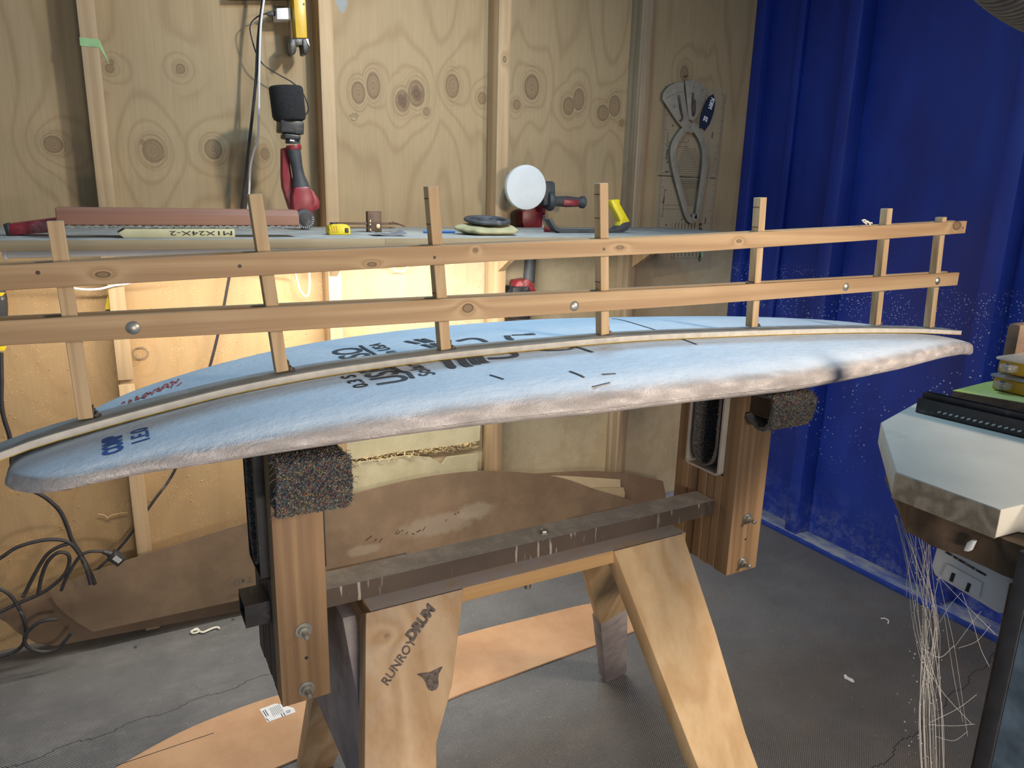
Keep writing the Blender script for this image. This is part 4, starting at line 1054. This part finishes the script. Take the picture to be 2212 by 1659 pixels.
obj('tape_scrap', MB().prism([at_(660, 84, 2.256), at_(666, 84, 2.256), at_(669, 100, 2.256), at_(665, 94, 2.256)], (0, .001, 0)), M['white'], t_)
# green tape on the stud
a = at_(185, 82, YS); b = at_(214, 103, YS)
gt = MB().box(.0065, .0495, YS-.0012, YS-.0002, b.z, a.z); q0 = Vector((.049, YS-.001, b.z+.005)); 
pp = [Vector((.0497, YS, a.z)), Vector((.0497, YS, b.z)), Vector((.068, YS+.01, b.z-.035)), Vector((.066, YS+.012, b.z-.030))]
gt.prism(pp, (.0006, 0, 0))
tag(obj('masking_tape', gt, M['tapegreen']), 'strip of pale green masking tape stuck on the stud nearest the left edge', 'tape')
# white loops hanging under the shelf
cable('white_cable', [(600, 560, 2.2), (630, 580, 2.25), (640, 600), (648, 625), (660, 640), (667, 632), (669, 610), (668, 585), (668, 560, 2.25)], .0030, M['white'], 2.32, 'white cable loop hanging below the shelf left of the second stud')
cable('white_cable', [(835, 560, 2.2), (848, 577), (858, 586), (870, 586), (880, 577), (885, 566), (888, 550, 2.25)], .0026, M['white'], 2.32, 'small white cable loop hanging below the shelf right of the second stud')
cable('white_cable', [(120, 600, 2.2), (150, 619), (180, 625), (215, 624), (245, 617), (285, 610), (330, 590, 2.2)], .0030, M['white'], 2.27, 'white cable sagging under the left part of the shelf')
P = [at_(230, 600, 2.345), at_(242, 600, 2.345), at_(241, 640, 2.345), (at_(243, 668, 2.345)), at_(227, 668, 2.345), at_(231, 645, 2.345)]
tag(obj('yellow_strap', MB().prism(P, (0, .003, 0)), M['yellow']), 'yellow strap hanging against the wall under the shelf beside the left stud', 'strap')
# hanging tool at the left edge
t_ = thing('hanging_saw', (-.28, 2.31, .95), 'black and yellow tool hanging at the left edge of the view under the shelf', 'tool')
P = cat([at_(-70, 600, 2.30), at_(-10, 612, 2.30), at_(12, 640, 2.30), at_(15, 690, 2.30), at_(12, 740, 2.30), at_(-20, 760, 2.30), at_(-70, 770, 2.30)], 5)
obj('body', MB().prism(P, (0, .035, 0)), M['black'], t_, bevel=.003)
obj('yellow_trim', MB().prism([at_(-60, 632, 2.297), at_(12, 632, 2.297), at_(4, 640, 2.297), at_(-60, 644, 2.297)], (0, .003, 0)), M['yellow'], t_)
obj('yellow_trim', MB().prism([at_(-60, 748, 2.297), at_(15, 748, 2.297), at_(10, 757, 2.297), at_(-60, 762, 2.297)], (0, .003, 0)), M['yellow'], t_)
obj('rivet', MB().lathe(at_(5, 645, 2.30), (0, -1, 0), [(0, .0045), (.002, .004)], 14), M['zinc'], t_)
cable('power_cord', [(2, 762), (3, 820), (3, 870), (9, 905), (20, 940), (26, 975), (28, 1010), (60, 1052), (100, 1076), (130, 1105), (146, 1140), (156, 1168), (176, 1200), (196, 1240), (205, 1262)], .0055, M['cord'], 2.215, parent=t_)
# coils of black cord at floor level
coil = thing('extension_cord', (-.2, 2.2, .02), 'tangled black extension cord with a ribbed plug at the left end of the leaning templates', 'cord')
for pts, r in (([(-60, 1240), (0, 1206), (40, 1181), (100, 1166), (145, 1170), (170, 1195), (187, 1230), (196, 1262)], .0052),
               ([(50, 1290), (75, 1240), (100, 1200), (125, 1182), (150, 1174)], .0050),
               ([(82, 1287), (90, 1245), (104, 1212), (125, 1194), (145, 1196), (150, 1212), (140, 1240), (110, 1268), (80, 1286), (40, 1303), (0, 1322), (-60, 1345)], .0050),
               ([(132, 1276), (145, 1245), (170, 1205), (192, 1192), (225, 1191)], .0045),
               ([(-60, 1250), (0, 1272), (25, 1289), (44, 1320), (55, 1352), (54, 1382), (38, 1404), (0, 1418), (-50, 1424)], .0050),
               ([(124, 1337), (90, 1342), (66, 1358), (53, 1378), (60, 1398), (92, 1408), (125, 1400), (154, 1368)], .0050)):
    cable('cord_loop', pts, r, M['cord'], 2.19 if pts[0][1] < 1300 else 2.17, parent=coil)
a, b = at_(222, 1191, 2.19), at_(240, 1197, 2.19); c = at_(262, 1212, 2.19)
g = MB().tube([a, b], [.006, .009], 12); obj('strain_relief', g, M['cord'], coil)
obj('plug_body', MB().obb((b+c)/2, (c-b), (0, 1, 0), (c-b).cross(Vector((0, 1, 0))), (c-b).length*.55, .015, .015), M['black'], coil, bevel=.004)
g = MB(); d = (c-b)
for k in range(5): q = b+d*(.35+.13*k); g.obb(q+Vector((0, -.0152, .004)), d, (0, 1, 0), d.cross(Vector((0, 1, 0))), .0012, .0006, .007)
obj('plug_ribs', g, M['white'], coil)
# wire ring, wall label
rg_ = at_(304, 762, 2.355)
tag(obj('wire_ring', MB().tube([rg_+Vector((math.cos(k/20*2*math.pi)*.019, -.002, math.sin(k/20*2*math.pi)*.017)) for k in range(21)], .0014, 6), M['zinc']), 'small wire ring stapled to the wall below the shelf', 'ring')
P = [at_(118, 1030, 2.358), at_(155, 1030, 2.358), at_(155, 1055, 2.358), at_(118, 1059, 2.358)]
o = tag(obj('paper_sticker', MB().prism(P, (0, .001, 0)), M['white']), 'small black and white sticker on the wall just under the nose of the blank', 'sticker')
obj('sticker_border', MB().prism([p+Vector((0, -.0006, 0)) for p in (at_(118, 1051, 2.358), at_(155, 1048, 2.358), at_(155, 1055, 2.358), at_(118, 1059, 2.358))], (0, .0005, 0)), M['ink'], o)
# broken ply sheets between the studs
P = [(690, 880), (1040, 880), (1036, 952), (1010, 958), (960, 965), (900, 972), (850, 978), (800, 988), (690, 1000)]
tag(obj('ply_offcut', MB().prism([at_(px, py, 2.335) for px, py in P], (0, .006, 0)), M['sheetply']), 'pale thin ply sheet with a torn lower edge, upper of two between the studs', 'plywood sheet')
P = [(690, 1010), (760, 1000), (830, 992), (880, 984), (930, 988), (955, 1003), (966, 988), (1030, 980), (1034, 1120), (690, 1120)]
sp_ = tag(obj('ply_offcut', MB().prism([at_(px, py, 2.320) for px, py in P], (0, .006, 0)), M['sheetply']), 'pale thin ply sheet with splinters along its top, lower of two between the studs', 'plywood sheet')
g = MB(); rg = random.Random(11)
for k in range(230):
    t = rg.random(); px = 745+285*t; py = 998-38*t+rg.uniform(-5, 6); a = at_(px, py, 2.318+rg.uniform(-.01, .004))
    d = Vector((rg.uniform(-.7, 1.2), rg.uniform(-.6, .1), rg.uniform(-.5, .9))).normalized()*rg.uniform(.008, .020)
    g.tube([a, a+d], [.0010, .0003], 4)
o = obj('splinters', g, M['straw'], sp_); o['kind'] = 'stuff'

# clear template sheet, caliper and sticker at the right of the back wall
y = 2.3575
sheet = thing('clear_template_sheet', (2.08, 2.35, 1.4), 'clear plastic fin template sheet with ruler edges fixed to the wall beside the blue corner', 'template sheet')
P = [(1438, 176), (1574, 196), (1548, 390), (1535, 580), (1412, 600), (1420, 400)]
obj('acetate_sheet', MB().prism([at_(px, py, y) for px, py in P], (0, .0012, 0)), M['acetate'], sheet)
g = MB()
def seg(a, b, w=.0009, yy=2.3565):
    A, B = at_(a[0], a[1], yy), at_(b[0], b[1], yy); d = B-A; s_ = Vector((d.z, 0, -d.x)).normalized()*w/2
    g.prism([A-s_, B-s_, B+s_, A+s_], (0, .0004, 0))
for k in range(96):
    t = k/95; l = 11 if k % 8 == 0 else (7 if k % 4 == 0 else 4.5)
    x0 = 1436-20*t; yk = 186+370*t; seg((x0, yk), (x0+l, yk+.6), .0007)
    x1 = 1569-34*t if t < .5 else 1552-17*(t-.5)*2; yk = 205+330*t; seg((x1, yk), (x1-l, yk-.8), .0007)
for k in range(20):
    yk = 321+k*4.4; w = 15+11*math.sin(min(1, k/12)*1.5); c = 1489+(-1)*.3*k*.3; seg((c-w, yk), (c+w+k*.35, yk+1), .0008)
for k in range(22):
    yk = 387+k*2.7; w = 30-k*.85; c = 1481+k*.18; seg((c-w, yk), (c+w, yk+1), .0008)
seg((1421, 379), (1528, 384), .0028); seg((1534, 384), (1545, 385), .0028)
seg((1442, 307), (1487, 308)); seg((1487, 300), (1487, 308)); seg((1440, 316), (1489, 317)); seg((1436, 443), (1470, 443)); seg((1432, 451), (1473, 452)); seg((1443, 285), (1442, 316)); seg((1436, 410), (1431, 470))
for (px, py) in ((1454, 271), (1442, 350), (1438, 410), (1516, 352), (1511, 411), (1439, 486), (1473, 474), (1489, 286)):
    a = at_(px, py, 2.3565); g.prism([a+Vector((.003*math.cos(i*.9), 0, .003*math.sin(i*.9))) for i in range(7)], (0, .0004, 0))
for k in range(7): seg((1460+k*7, 481), (1458+k*7, 500), .0018); seg((1457+k*8, 545), (1456+k*8, 555-k % 3), .0016)
seg((1452, 480), (1451, 558), .0006); seg((1451, 558), (1513, 558), .0006)
mk_ = obj('printed_rules', g, M['ink'], sheet); mk_['kind'] = 'stuff'
me = text_mesh('E-Z', .020, at_(1511, 482, 2.3562), (.05, 0, -1), (1, 0, .05), .0002, .0006); obj('printed_name', None, M['ink'], sheet, mesh=me)
me = text_mesh('O PRO', .017, at_(1510, 538, 2.3562), (.05, 0, -1), (1, 0, .05), .0002, .0004); obj('printed_name', None, M['ink'], sheet, mesh=me)
for (tx, px, py) in (('WINGS', 1539, 285), ('WINGS', 1524, 470), ('SWALLOW', 1441, 322), ('WINGER', 1434, 424)):
    me = text_mesh(tx, .0075, at_(px, py, 2.3562), (-.08, 0, -1), (1, 0, -.08), .0001, .0002); obj('printed_note', None, M['ink'], sheet, mesh=me)
me = text_mesh('NOSE', .007, at_(1437, 372, 2.3562), (1, 0, .0), (0, 0, 1), .0001, .0002); obj('printed_note', None, M['ink'], sheet, mesh=me)
obj('green_price_dot', MB().prism([at_(px, py, 2.3563) for px, py in ((1514, 544), (1519, 544), (1519, 555), (1514, 555))], (0, .0006, 0)), M['tapegreen'], sheet)
# caliper
cal = thing('fin_caliper', (2.07, 2.34, 1.5), 'grey plastic caliper with curved arms hanging from a nail over the clear sheet', 'caliper')
yc_ = 2.338
def flat(name, pts, mat, th=.006, yy=yc_, par=cal, bev=.0015): return obj(name, MB().prism([at_(px, py, yy) for px, py in pts], (0, th, 0)), mat, par, bevel=bev)
fanL = [(p.x, p.y) for p in cat([(1432, 215, 0), (1434, 200, 0), (1446, 186, 0), (1462, 178, 0), (1477, 176, 0)], 4)]+[(1479, 200), (1485, 240), (1489, 262), (1502, 272), (1497, 288), (1482, 285), (1465, 265), (1448, 240)]
flat('scale_arm', fanL, M['caliper'])
fanR = [(p.x, p.y) for p in cat([(1481, 174, 0), (1500, 173, 0), (1518, 181, 0), (1529, 194, 0)], 4)]+[(1522, 215), (1510, 245), (1500, 262), (1489, 258), (1485, 220)]
flat('scale_arm', fanR, M['caliper'], yy=yc_-.003)
def arm(pts, w):
    P = cat([(px, py, 0) for px, py in pts], 6); L_, R_ = [], []
    for i, p in enumerate(P):
        d = (P[min(i+1, len(P)-1)]-P[max(0, i-1)]).normalized(); ww = w*(1-.35*i/len(P)); L_.append((p.x-d.y*ww, p.y+d.x*ww)); R_.append((p.x+d.y*ww, p.y-d.x*ww))
    return L_+R_[::-1]
flat('jaw', arm([(1488, 272), (1472, 288), (1458, 312), (1455, 340), (1463, 385), (1475, 430), (1486, 468), (1495, 478), (1500, 470)], 7), M['caliper'], yy=yc_+.002)
flat('jaw', arm([(1494, 268), (1512, 292), (1523, 320), (1524, 352), (1518, 400), (1512, 440), (1508, 465), (1502, 476), (1500, 462)], 7), M['caliper'], yy=yc_-.002)
flat('arm_slot', arm([(1466, 205), (1470, 235), (1474, 255), (1468, 262)], 3.2), M['steel'], .0006, yc_-.0006, bev=0)
flat('arm_slot', arm([(1497, 200), (1496, 230), (1497, 250), (1501, 240), (1501, 215)], 2.6), M['steel'], .0006, yc_-.0036, bev=0)
g = MB()
for k in range(9):
    a = at_(1440+k*4.2, 212-k*2.6+(k*.32)**2, yc_-.0006); g.obb(a, (.2, 0, 1), (0, 1, 0), (1, 0, -.2), .0035, .0003, .0006)
obj('scale_marks', g, M['ink'], cal)
for k, (px, py) in enumerate(((1491, 273), (1498, 187), (1515, 194), (1456, 229))):
    obj('pivot', MB().lathe(at_(px, py, yc_-.003), (0, -1, 0), [(0, .0055 if k in (0, 3) else .003), (.002, .005 if k in (0, 3) else .0025), (.003, .002)], 16), M['zinc'], cal)
# dark sticker
st_ = thing('surfboard_sticker', (2.17, 2.355, 1.66), 'navy surfboard-shaped sticker with lettering at the upper right of the clear sheet', 'sticker')
sp1 = [(p.x, p.y) for p in cat([(1541, 203, 0), (1529, 212, 0), (1518, 235, 0), (1512, 258, 0), (1511, 277, 0)], 5)]+[(1517, 277), (1522, 283), (1527, 276)]+[(p.x, p.y) for p in cat([(1533, 268, 0), (1541, 245, 0), (1545, 220, 0), (1541, 203, 0)], 5)]
M['navy'] = plain('navy_print', (.012, .022, .05), .5, bump=0)
obj('sticker_shape', MB().prism([at_(px, py, 2.3555) for px, py in sp1], (0, .0006, 0)), M['navy'], st_)
dn_ = at_(1521, 275, 2.355)-at_(1541, 208, 2.355); 
me = text_mesh('FORM', .026, at_(1537, 210, 2.3549), dn_, Vector((-dn_.z, 0, dn_.x))*1, .0002, .0014, sx=.62)
for v in me.vertices: pass
obj('sticker_lettering', None, M['white'], st_, mesh=me)
me = text_mesh('EZ', .026, at_(1522, 250, 2.3549), dn_, Vector((-dn_.z, 0, dn_.x))*1, .0002, .0014, sx=.62)
obj('sticker_lettering', None, M['white'], st_, mesh=me)
o = tag(obj('nail', MB().lathe((2.031, 2.3595, 1.775), (0, -1, 0), [(0, .0015), (.02, .0015), (.0205, .004), (.022, .004)], 12), M['steel']), 'nail in the knot holding the grey caliper', 'nail')

# ------------------------------------------------------------------ floor scraps
g = MB().tube(cat([at(px, py, Z=.006) for px, py in ((415, 1363), (425, 1358), (430, 1364), (418, 1368), (413, 1364), (425, 1361), (437, 1366), (448, 1362), (460, 1357), (470, 1355), (474, 1358))], 4), .0032, 6)
tag(obj('string_scrap', g, M['shaving']), 'curled piece of cream string on the mat in front of the leaning templates', 'string')
P = [at(px, py, Z=.002) for px, py in ((1822, 1459), (1827, 1458), (1831, 1463), (1842, 1468), (1846, 1474), (1840, 1474), (1830, 1468), (1824, 1466))]
tag(obj('paper_scrap', MB().prism(P, (0, 0, .002)), M['white']), 'white scrap lying on the dark mat right of the trestle', 'scrap')
g = MB().strip(cat([at(px, py, Z=.003) for px, py in ((1903, 1336), (1912, 1336), (1919, 1341), (1918, 1347))], 4), .004, .002)
tag(obj('paper_scrap', g, M['white']), 'small curved white scrap on the mat near the blue wall', 'scrap')
for k, (px, py, lb) in enumerate(((293, 1397, 'dark crumb on the mat below the front leaning template'), (503, 1337, 'dark crumb on the mat beside the lower edge of the leaning template'))):
    g = MB(); q = at(px, py, Z=.003)
    g.lathe((q.x, q.y, .0002), (0, 0, 1), [(0, .003), (.002, .0045), (.004, .003), (.0045, .001)], 7)
    tag(obj('crumb', g, M['charcoal']), lb, 'crumb')

# ------------------------------------------------------------------ bench in the right foreground
bench = thing('corner_bench', (.85, .35, .9), 'bench corner in the right foreground with a dusty pale thick top', 'bench')
ZB = 1.05
T = [at(1903, 912, Z=ZB), at(1990, 880, Z=ZB)]
top = [(at(1903, 912, Z=ZB)), at(1936, 1019, Z=ZB), at(2163, 1101, Z=ZB), at(2212, 1089, Z=ZB)]
poly = [(p.x, p.y) for p in top]+[(.80, .24), (1.22, .24), (1.22, .605), (.99, .605)]
obj('bench_top', MB().prism([(x, y, ZB-.029) for x, y in poly], (0, 0, .029)), [M['slab']], bench, bevel=.0015)
rag = MB(); rg = random.Random(2)
def ragged(x0, x1, y0, y1, z0, z1, n, amp):
    P = []
    for i in range(n+1): P.append((x0+rg.uniform(-amp, amp), y0+(y1-y0)*i/n))
    return P
E1 = [(x-.0005, y) for x, y in [(poly[0][0]+.0, poly[0][1])]]
rg2 = ragged(.712, .712, .425, .20, 0, 0, 16, .003)
obj('under_board', MB().prism([(.835, .535, ZB-.064)]+[(x, y, ZB-.064) for x, y in rg2]+[(1.2, .20, ZB-.064), (1.2, .53, ZB-.064)], (0, 0, .0345)), M['darkwood'], bench)
fe = MB().prism([(poly[1][0]-.0012, poly[1][1], ZB-.029), (poly[2][0]-.0012, poly[2][1], ZB-.029), (poly[2][0]-.0012, poly[2][1], ZB-.001), (poly[1][0]-.0012, poly[1][1], ZB-.001)], (.001, 0, 0))
obj('raw_edge', fe, M['slabedge'], bench)
# side panel with black edging
a = at(2163, 1400, X=.712)
obj('edge_strip', MB().box(.700, .722, .298, .312, 0, ZB-.030), M['cord'], bench, bevel=.001)
obj('edge_strip', MB().box(.704, .722, .312, .3155, 0, ZB-.066), M['darkwood'], bench)
obj('side_panel', MB().box(.702, .722, .19, .2975, 0, ZB-.030), M['panelblue'], bench)
obj('metal_trim', MB().box(.694, .702, .225, .240, 0, .62), M['silver'], bench, bevel=.001)
# power board hanging below
pbt = thing('power_board', (.74, .38, .95), 'white power board with dark sockets hung under the bench corner', 'power board')
_z = .9850
cs = [at(2030, 1150, X=.735), at(2011, 1222, X=.735), at(2018, 1243, X=.735), at(2156, 1326, X=.735), at(2168, 1325, X=.735), at(2184, 1235, X=.735), at(2184, 1200, X=.735)]
for c_ in cs: c_.z = min(c_.z, _z)
obj('housing', MB().prism(cs, (.028, 0, 0)), M['white'], pbt, bevel=.003)
for (x0, y0) in ((2057, 1248), (2091, 1270)):
    P = [at(x0-1, y0-11, X=.7316), at(x0+6, y0-8, X=.7316), at(x0, y0+10, X=.7316), at(x0-7, y0+6, X=.7316)]
    obj('switch', MB().prism(P, (.002, 0, 0)), M['ink'], pbt)
P = [at(2045, 1217, X=.7325), at(2122, 1259, X=.7325), at(2115, 1292, X=.7325), at(2033, 1245, X=.7325)]
obj('socket_recess', MB().prism(P, (.0045, 0, 0)), M['white'], pbt, bevel=.0012)
A_, B_ = at(2042, 1194, X=.7343), at(2142, 1253, X=.7343)
me = text_mesh('240V 10A MAX LOAD 2400W', .0033, A_, B_-A_, (0, 0, 1), .0001, .0002)
obj('printed_rating', None, M['ink'], pbt, mesh=me)
P = [at(2098, 1166, X=.706), at(2106, 1169, X=.706), at(2096, 1190, X=.706), at(2090, 1192, X=.706), at(2080, 1190, X=.706), at(2088, 1172, X=.706)]
tag(obj('foam_crumb', MB().prism(P, (.005, 0, 0)), M['white'], bevel=.001), 'white foam crumb hanging from the bench edge in front of the power board', 'crumb')
# drawer runner
run = thing('drawer_runner', (1.0, .52, ZB), 'black slotted metal drawer runner lying along the bench top', 'drawer runner')
def runner(zb):
    A = at(1982, 862, Z=zb+.018); A = Vector((A.x, A.y, zb)); B = at(2212, 925, Z=zb+.012); B = Vector((B.x, B.y, zb)); d = (B-A).normalized(); B = B+d*.12
    return A, B, d
A, B, d = runner(ZB+.0005); s_ = Vector((-d.y, d.x, 0)); s_ = s_ if s_.y > 0 else -s_
mbr = MB()
def chan(off, w, h, t=.0012):
    a0 = A+s_*off
    mbr.prism([a0, a0+s_*w, a0+s_*w+Vector((0, 0, t)), a0+Vector((0, 0, t))], (B-A))
    mbr.prism([a0, a0+s_*t, a0+s_*t+Vector((0, 0, h)), a0+Vector((0, 0, h))], (B-A))
    mbr.prism([a0+s_*w, a0+s_*(w-t), a0+s_*(w-t)+Vector((0, 0, h)), a0+s_*w+Vector((0, 0, h))], (B-A))
chan(0, .030, .020)
obj('outer_channel', mbr, M['black'], run)
mbr = MB(); chan(.012, .012, .026); obj('inner_channel', mbr, M['black'], run)
L = (B-A).length
for k in range(26):
    q = A+d*(.03+k*(L-.06)/26)-s_*.0006
    obj('slot', MB().obb(q+Vector((0, 0, .0075)), (d+Vector((0, 0, .5))).normalized(), s_, Vector((0, 0, 1)), .0022, .0005, .0011), M['silver'], run)
# lime board, clear cases
z1 = ZB+.0145
P = [at(2058, 844, Z=z1), at(2110, 832, Z=z1), at(2212, 870, Z=z1)]
A1, A2, A3 = P
q = A1+(A2-A1)*1.0
pl = [(A1.x, A1.y), (at(2130, 826, Z=z1).x, at(2130, 826, Z=z1).y), (1.20, .60), (1.20, .36), (at(2212, 870, Z=z1).x, at(2212, 870, Z=z1).y), (at(2212, 870, Z=z1).x+(at(2212, 870, Z=z1).x-A1.x)*.6, at(2212, 870, Z=z1).y+(at(2212, 870, Z=z1).y-A1.y)*.6)]
pl[3], pl[4] = pl[4], pl[5]; pl = pl[:3]+[(1.20, pl[4][1]), pl[4], pl[3]]
o = thing('lime_board', (pl[0][0], pl[0][1], ZB), 'brown board with a lime green top face lying behind the drawer runner', 'board')
obj('core', MB().prism([(x, y, ZB+.0002) for x, y in pl], (0, 0, .0138)), M['brownwood'], o, bevel=.001)
obj('lime_face', MB().prism([(x, y, z1-.0005) for x, y in pl], (0, 0, .001)), M['lime'], o)
def case(z, dx, label, lid):
    t = thing('organiser_case', (1.0, .52, z), label, 'storage case', 'stacked clear organiser cases')
    a = at(2134+dx, 841, Z=z1); 
    x0, y0 = a.x+dx*.0008, a.y
    ya = y0-.24
    o1 = MB().box(x0, x0+.19, ya, y0-.004, z+.001, z+.0190); obj('amber_tray', o1, M['amber'], t, bevel=.003)
    o2 = MB().box(x0-.003, x0+.193, ya-.003, y0-.001, z+.0195, z+.0240); obj('clear_lid', o2, M['casing'], t, bevel=.0015)
    pts = [Vector((x0+.001, y0-.010, z+.006)), Vector((x0-.008, y0-.011, z+.006)), Vector((x0-.015, y0-.016, z+.006)), Vector((x0-.016, y0-.026, z+.006)), Vector((x0-.008, y0-.032, z+.006)), Vector((x0+.001, y0-.032, z+.006))]
    obj('hinge_tab', MB().prism(pts, (0, 0, .010)), M['casing'], t, bevel=.002)
    obj('hinge_pin', MB().lathe((x0-.008, y0-.022, z+.004), (0, 0, 1), [(0, .003), (.014, .003)], 12), M['steel'], t)
    for k in range(3): obj('case_rib', MB().box(x0+.03+.05*k, x0+.033+.05*k, y0-.0045, y0-.0015, z+.002, z+.0190), M['casing'], t)
    return t
case(z1+.0006, 0, 'lower of two stacked amber organiser cases on the lime board', True)
case(z1+.0255, 3, 'upper of two stacked amber organiser cases with a clear lid', True)
# laminated block at the right edge
a = at(2176, 697, Y=.62); b = at(2172, 800, Y=.62)
tag(obj('laminated_block', MB().box(a.x, a.x+.05, .60, .62, ZB+.0140, a.z), M['laminate'], bevel=.006), 'brown laminated timber block standing behind the organiser cases', 'block')
# hose
def hosepath():
    c = [(2120, -190), (2160, -110), (2215, -52), (2290, -8), (2400, 20)]
    return cat([at(px, py, Y=.62) for px, py in c], 110)
HP = hosepath(); acc = 0; rr = []; 
for i, p in enumerate(HP):
    if i: acc += (HP[i]-HP[i-1]).length
    rr.append(.050+.0028*math.copysign(abs(math.sin(acc*math.pi/.0046))**.4, math.sin(acc*math.pi/.0046)))
HP2 = []; R2 = []; 
tag(obj('corrugated_hose', MB().tube(HP, rr, 40), M['hose'], angle=28), 'grey corrugated vacuum hose crossing the upper right corner', 'hose')
# cobwebs
g = MB(); rg = random.Random(21)
def wl(pts, r=.00045, Y=.47):
    g.tube(cat([at(px, py, Y=(p3[0] if p3 else Y)) for px, py, *p3 in pts], 4), r, 4)
for k in range(24):
    x0 = 1932+rg.uniform(0, 80); x1 = 1988+rg.uniform(-18, 42); x2 = 2005+rg.uniform(-20, 36)
    wl([(x0, 1112+ (x0-1932)*.55), ((x0+x1)/2+rg.uniform(-5, 5), 1230), (x1, 1360+rg.uniform(-20, 20)), (x2-6, 1520), (x2, 1700)], rg.choice((.00018, .00022, .00034)))
for P in ([(2028, 1246), (2042, 1310), (2062, 1400), (2080, 1520), (2090, 1590)], [(2028, 1246), (2070, 1290), (2110, 1330), (2150, 1370)], [(2078, 1280), (2100, 1340), (2118, 1400), (2137, 1440)],
          [(2028, 1246), (2010, 1330), (2000, 1400), (1996, 1500)], [(2076, 1280), (2050, 1310), (2030, 1345)], [(2140, 1350), (2110, 1385), (2070, 1400)], [(2060, 1400), (2100, 1345), (2120, 1320)],
          [(2040, 1330), (2060, 1460), (2080, 1560)], [(2000, 1440), (2040, 1500), (2100, 1565)], [(2010, 1560), (2070, 1530), (2110, 1500)], [(2005, 1565), (2060, 1568), (2105, 1564)], [(2020, 1590), (2060, 1600), (2090, 1580)],
          [(1990, 1400), (2030, 1420), (2060, 1395)], [(1975, 1180), (1960, 1240), (1958, 1290)]):
    wl(P, rg.choice((.0002, .0003)))
for k in range(120):
    px = 1975+rg.gauss(20, 20); py = rg.uniform(1180, 1650); q = at(px, py, Y=.47+rg.uniform(-.01, .01)); r = rg.uniform(.0005, .0012)
    g.add([q+Vector(v)*r for v in ((1, 0, 0), (-1, 0, 0), (0, 1, 0), (0, -1, 0), (0, 0, 1), (0, 0, -1))], [(0, 2, 4), (2, 1, 4), (1, 3, 4), (3, 0, 4), (2, 0, 5), (1, 2, 5), (3, 1, 5), (0, 3, 5)])
tag(obj('cobweb', g, M['web']), 'dusty cobweb strands hanging from the bench corner to the floor', 'cobweb', None, 'stuff')

# ------------------------------------------------------------------ shavings clinging to the back wall, small marks
g = MB(); rg = random.Random(31)
for k in range(1500):
    x = rg.uniform(-.42, 1.75); z = rg.betavariate(1.6, 1.5)*.85+.22
    if .60 < x < 1.23 and z < .56: continue
    if noise.noise(Vector((x*5, z*5, 3))) < -.05 and rg.random() < .8: continue
    p = Vector((x, YW-.001, z)); l = rg.uniform(.0015, .0045)*(2.2 if rg.random() < .05 else 1)
    a = rg.uniform(0, 6.3); d = Vector((math.cos(a), -rg.uniform(0, .5), math.sin(a)))*l
    if l > .005: g.tube([p, p+d*.5+Vector((0, -.003, .001)), p+d], .0006, 4)
    else:
        e = Vector((-d.z, 0, d.x))*.45
        g.add([p-e, p+e, p+d, p+d*.3+Vector((0, -l*.6, 0))], [(0, 1, 2), (0, 1, 3), (1, 2, 3), (2, 0, 3)])
M['shav'] = plain('wall_shaving', (.66, .50, .28), .9, bump=0)
tag(obj('foam_shavings', g, M['shav']), 'pale shavings and dust clinging all over the lower plywood wall', 'shavings', None, 'stuff')
g = MB()
for P in ([(212, 0), (225, 3), (233, 8), (240, 3), (262, -2), (275, -3)],):
    g.tube(cat([at(px, py+1110, Y=2.352) for px, py in P], 5), [.0024-.0016*abs(i/26-.4) for i in range(26)], 5)
tag(obj('wood_shaving', g, M['shav']), 'one long curled shaving stuck to the lower wall left of the second lower stud', 'shaving')
g = MB()
for P in ([(1862, 476), (1868, 475), (1874, 480), (1884, 482)], [(1868, 482), (1874, 478), (1880, 486)], [(1864, 478), (1872, 484)]):
    g.tube(cat([at(px, py, Y=1.056) for px, py in P], 4), .0016, 5)
tag(obj('foam_wisp', g, M['shaving']), 'wisp of white foam caught on the top rail of the template frame', 'shaving')
g = MB()
def circ(px, py, rx, ry):
    g.tube([at(px+rx*math.cos(a), py+ry*math.sin(a), Y=2.3592) for a in [2*math.pi*i/12 for i in range(13)]], .0005, 4, cap=False)
circ(765, 256, 6, 4.5)
for q in ((757, 250), (762, 247), (768, 247), (773, 250)): circ(q[0], q[1], 1.8, 2.2)
tag(obj('paw_drawing', g, M['pencil_grey']), 'tiny pencil paw print drawn on the plywood below the leftmost knots', 'drawing', None, 'stuff')
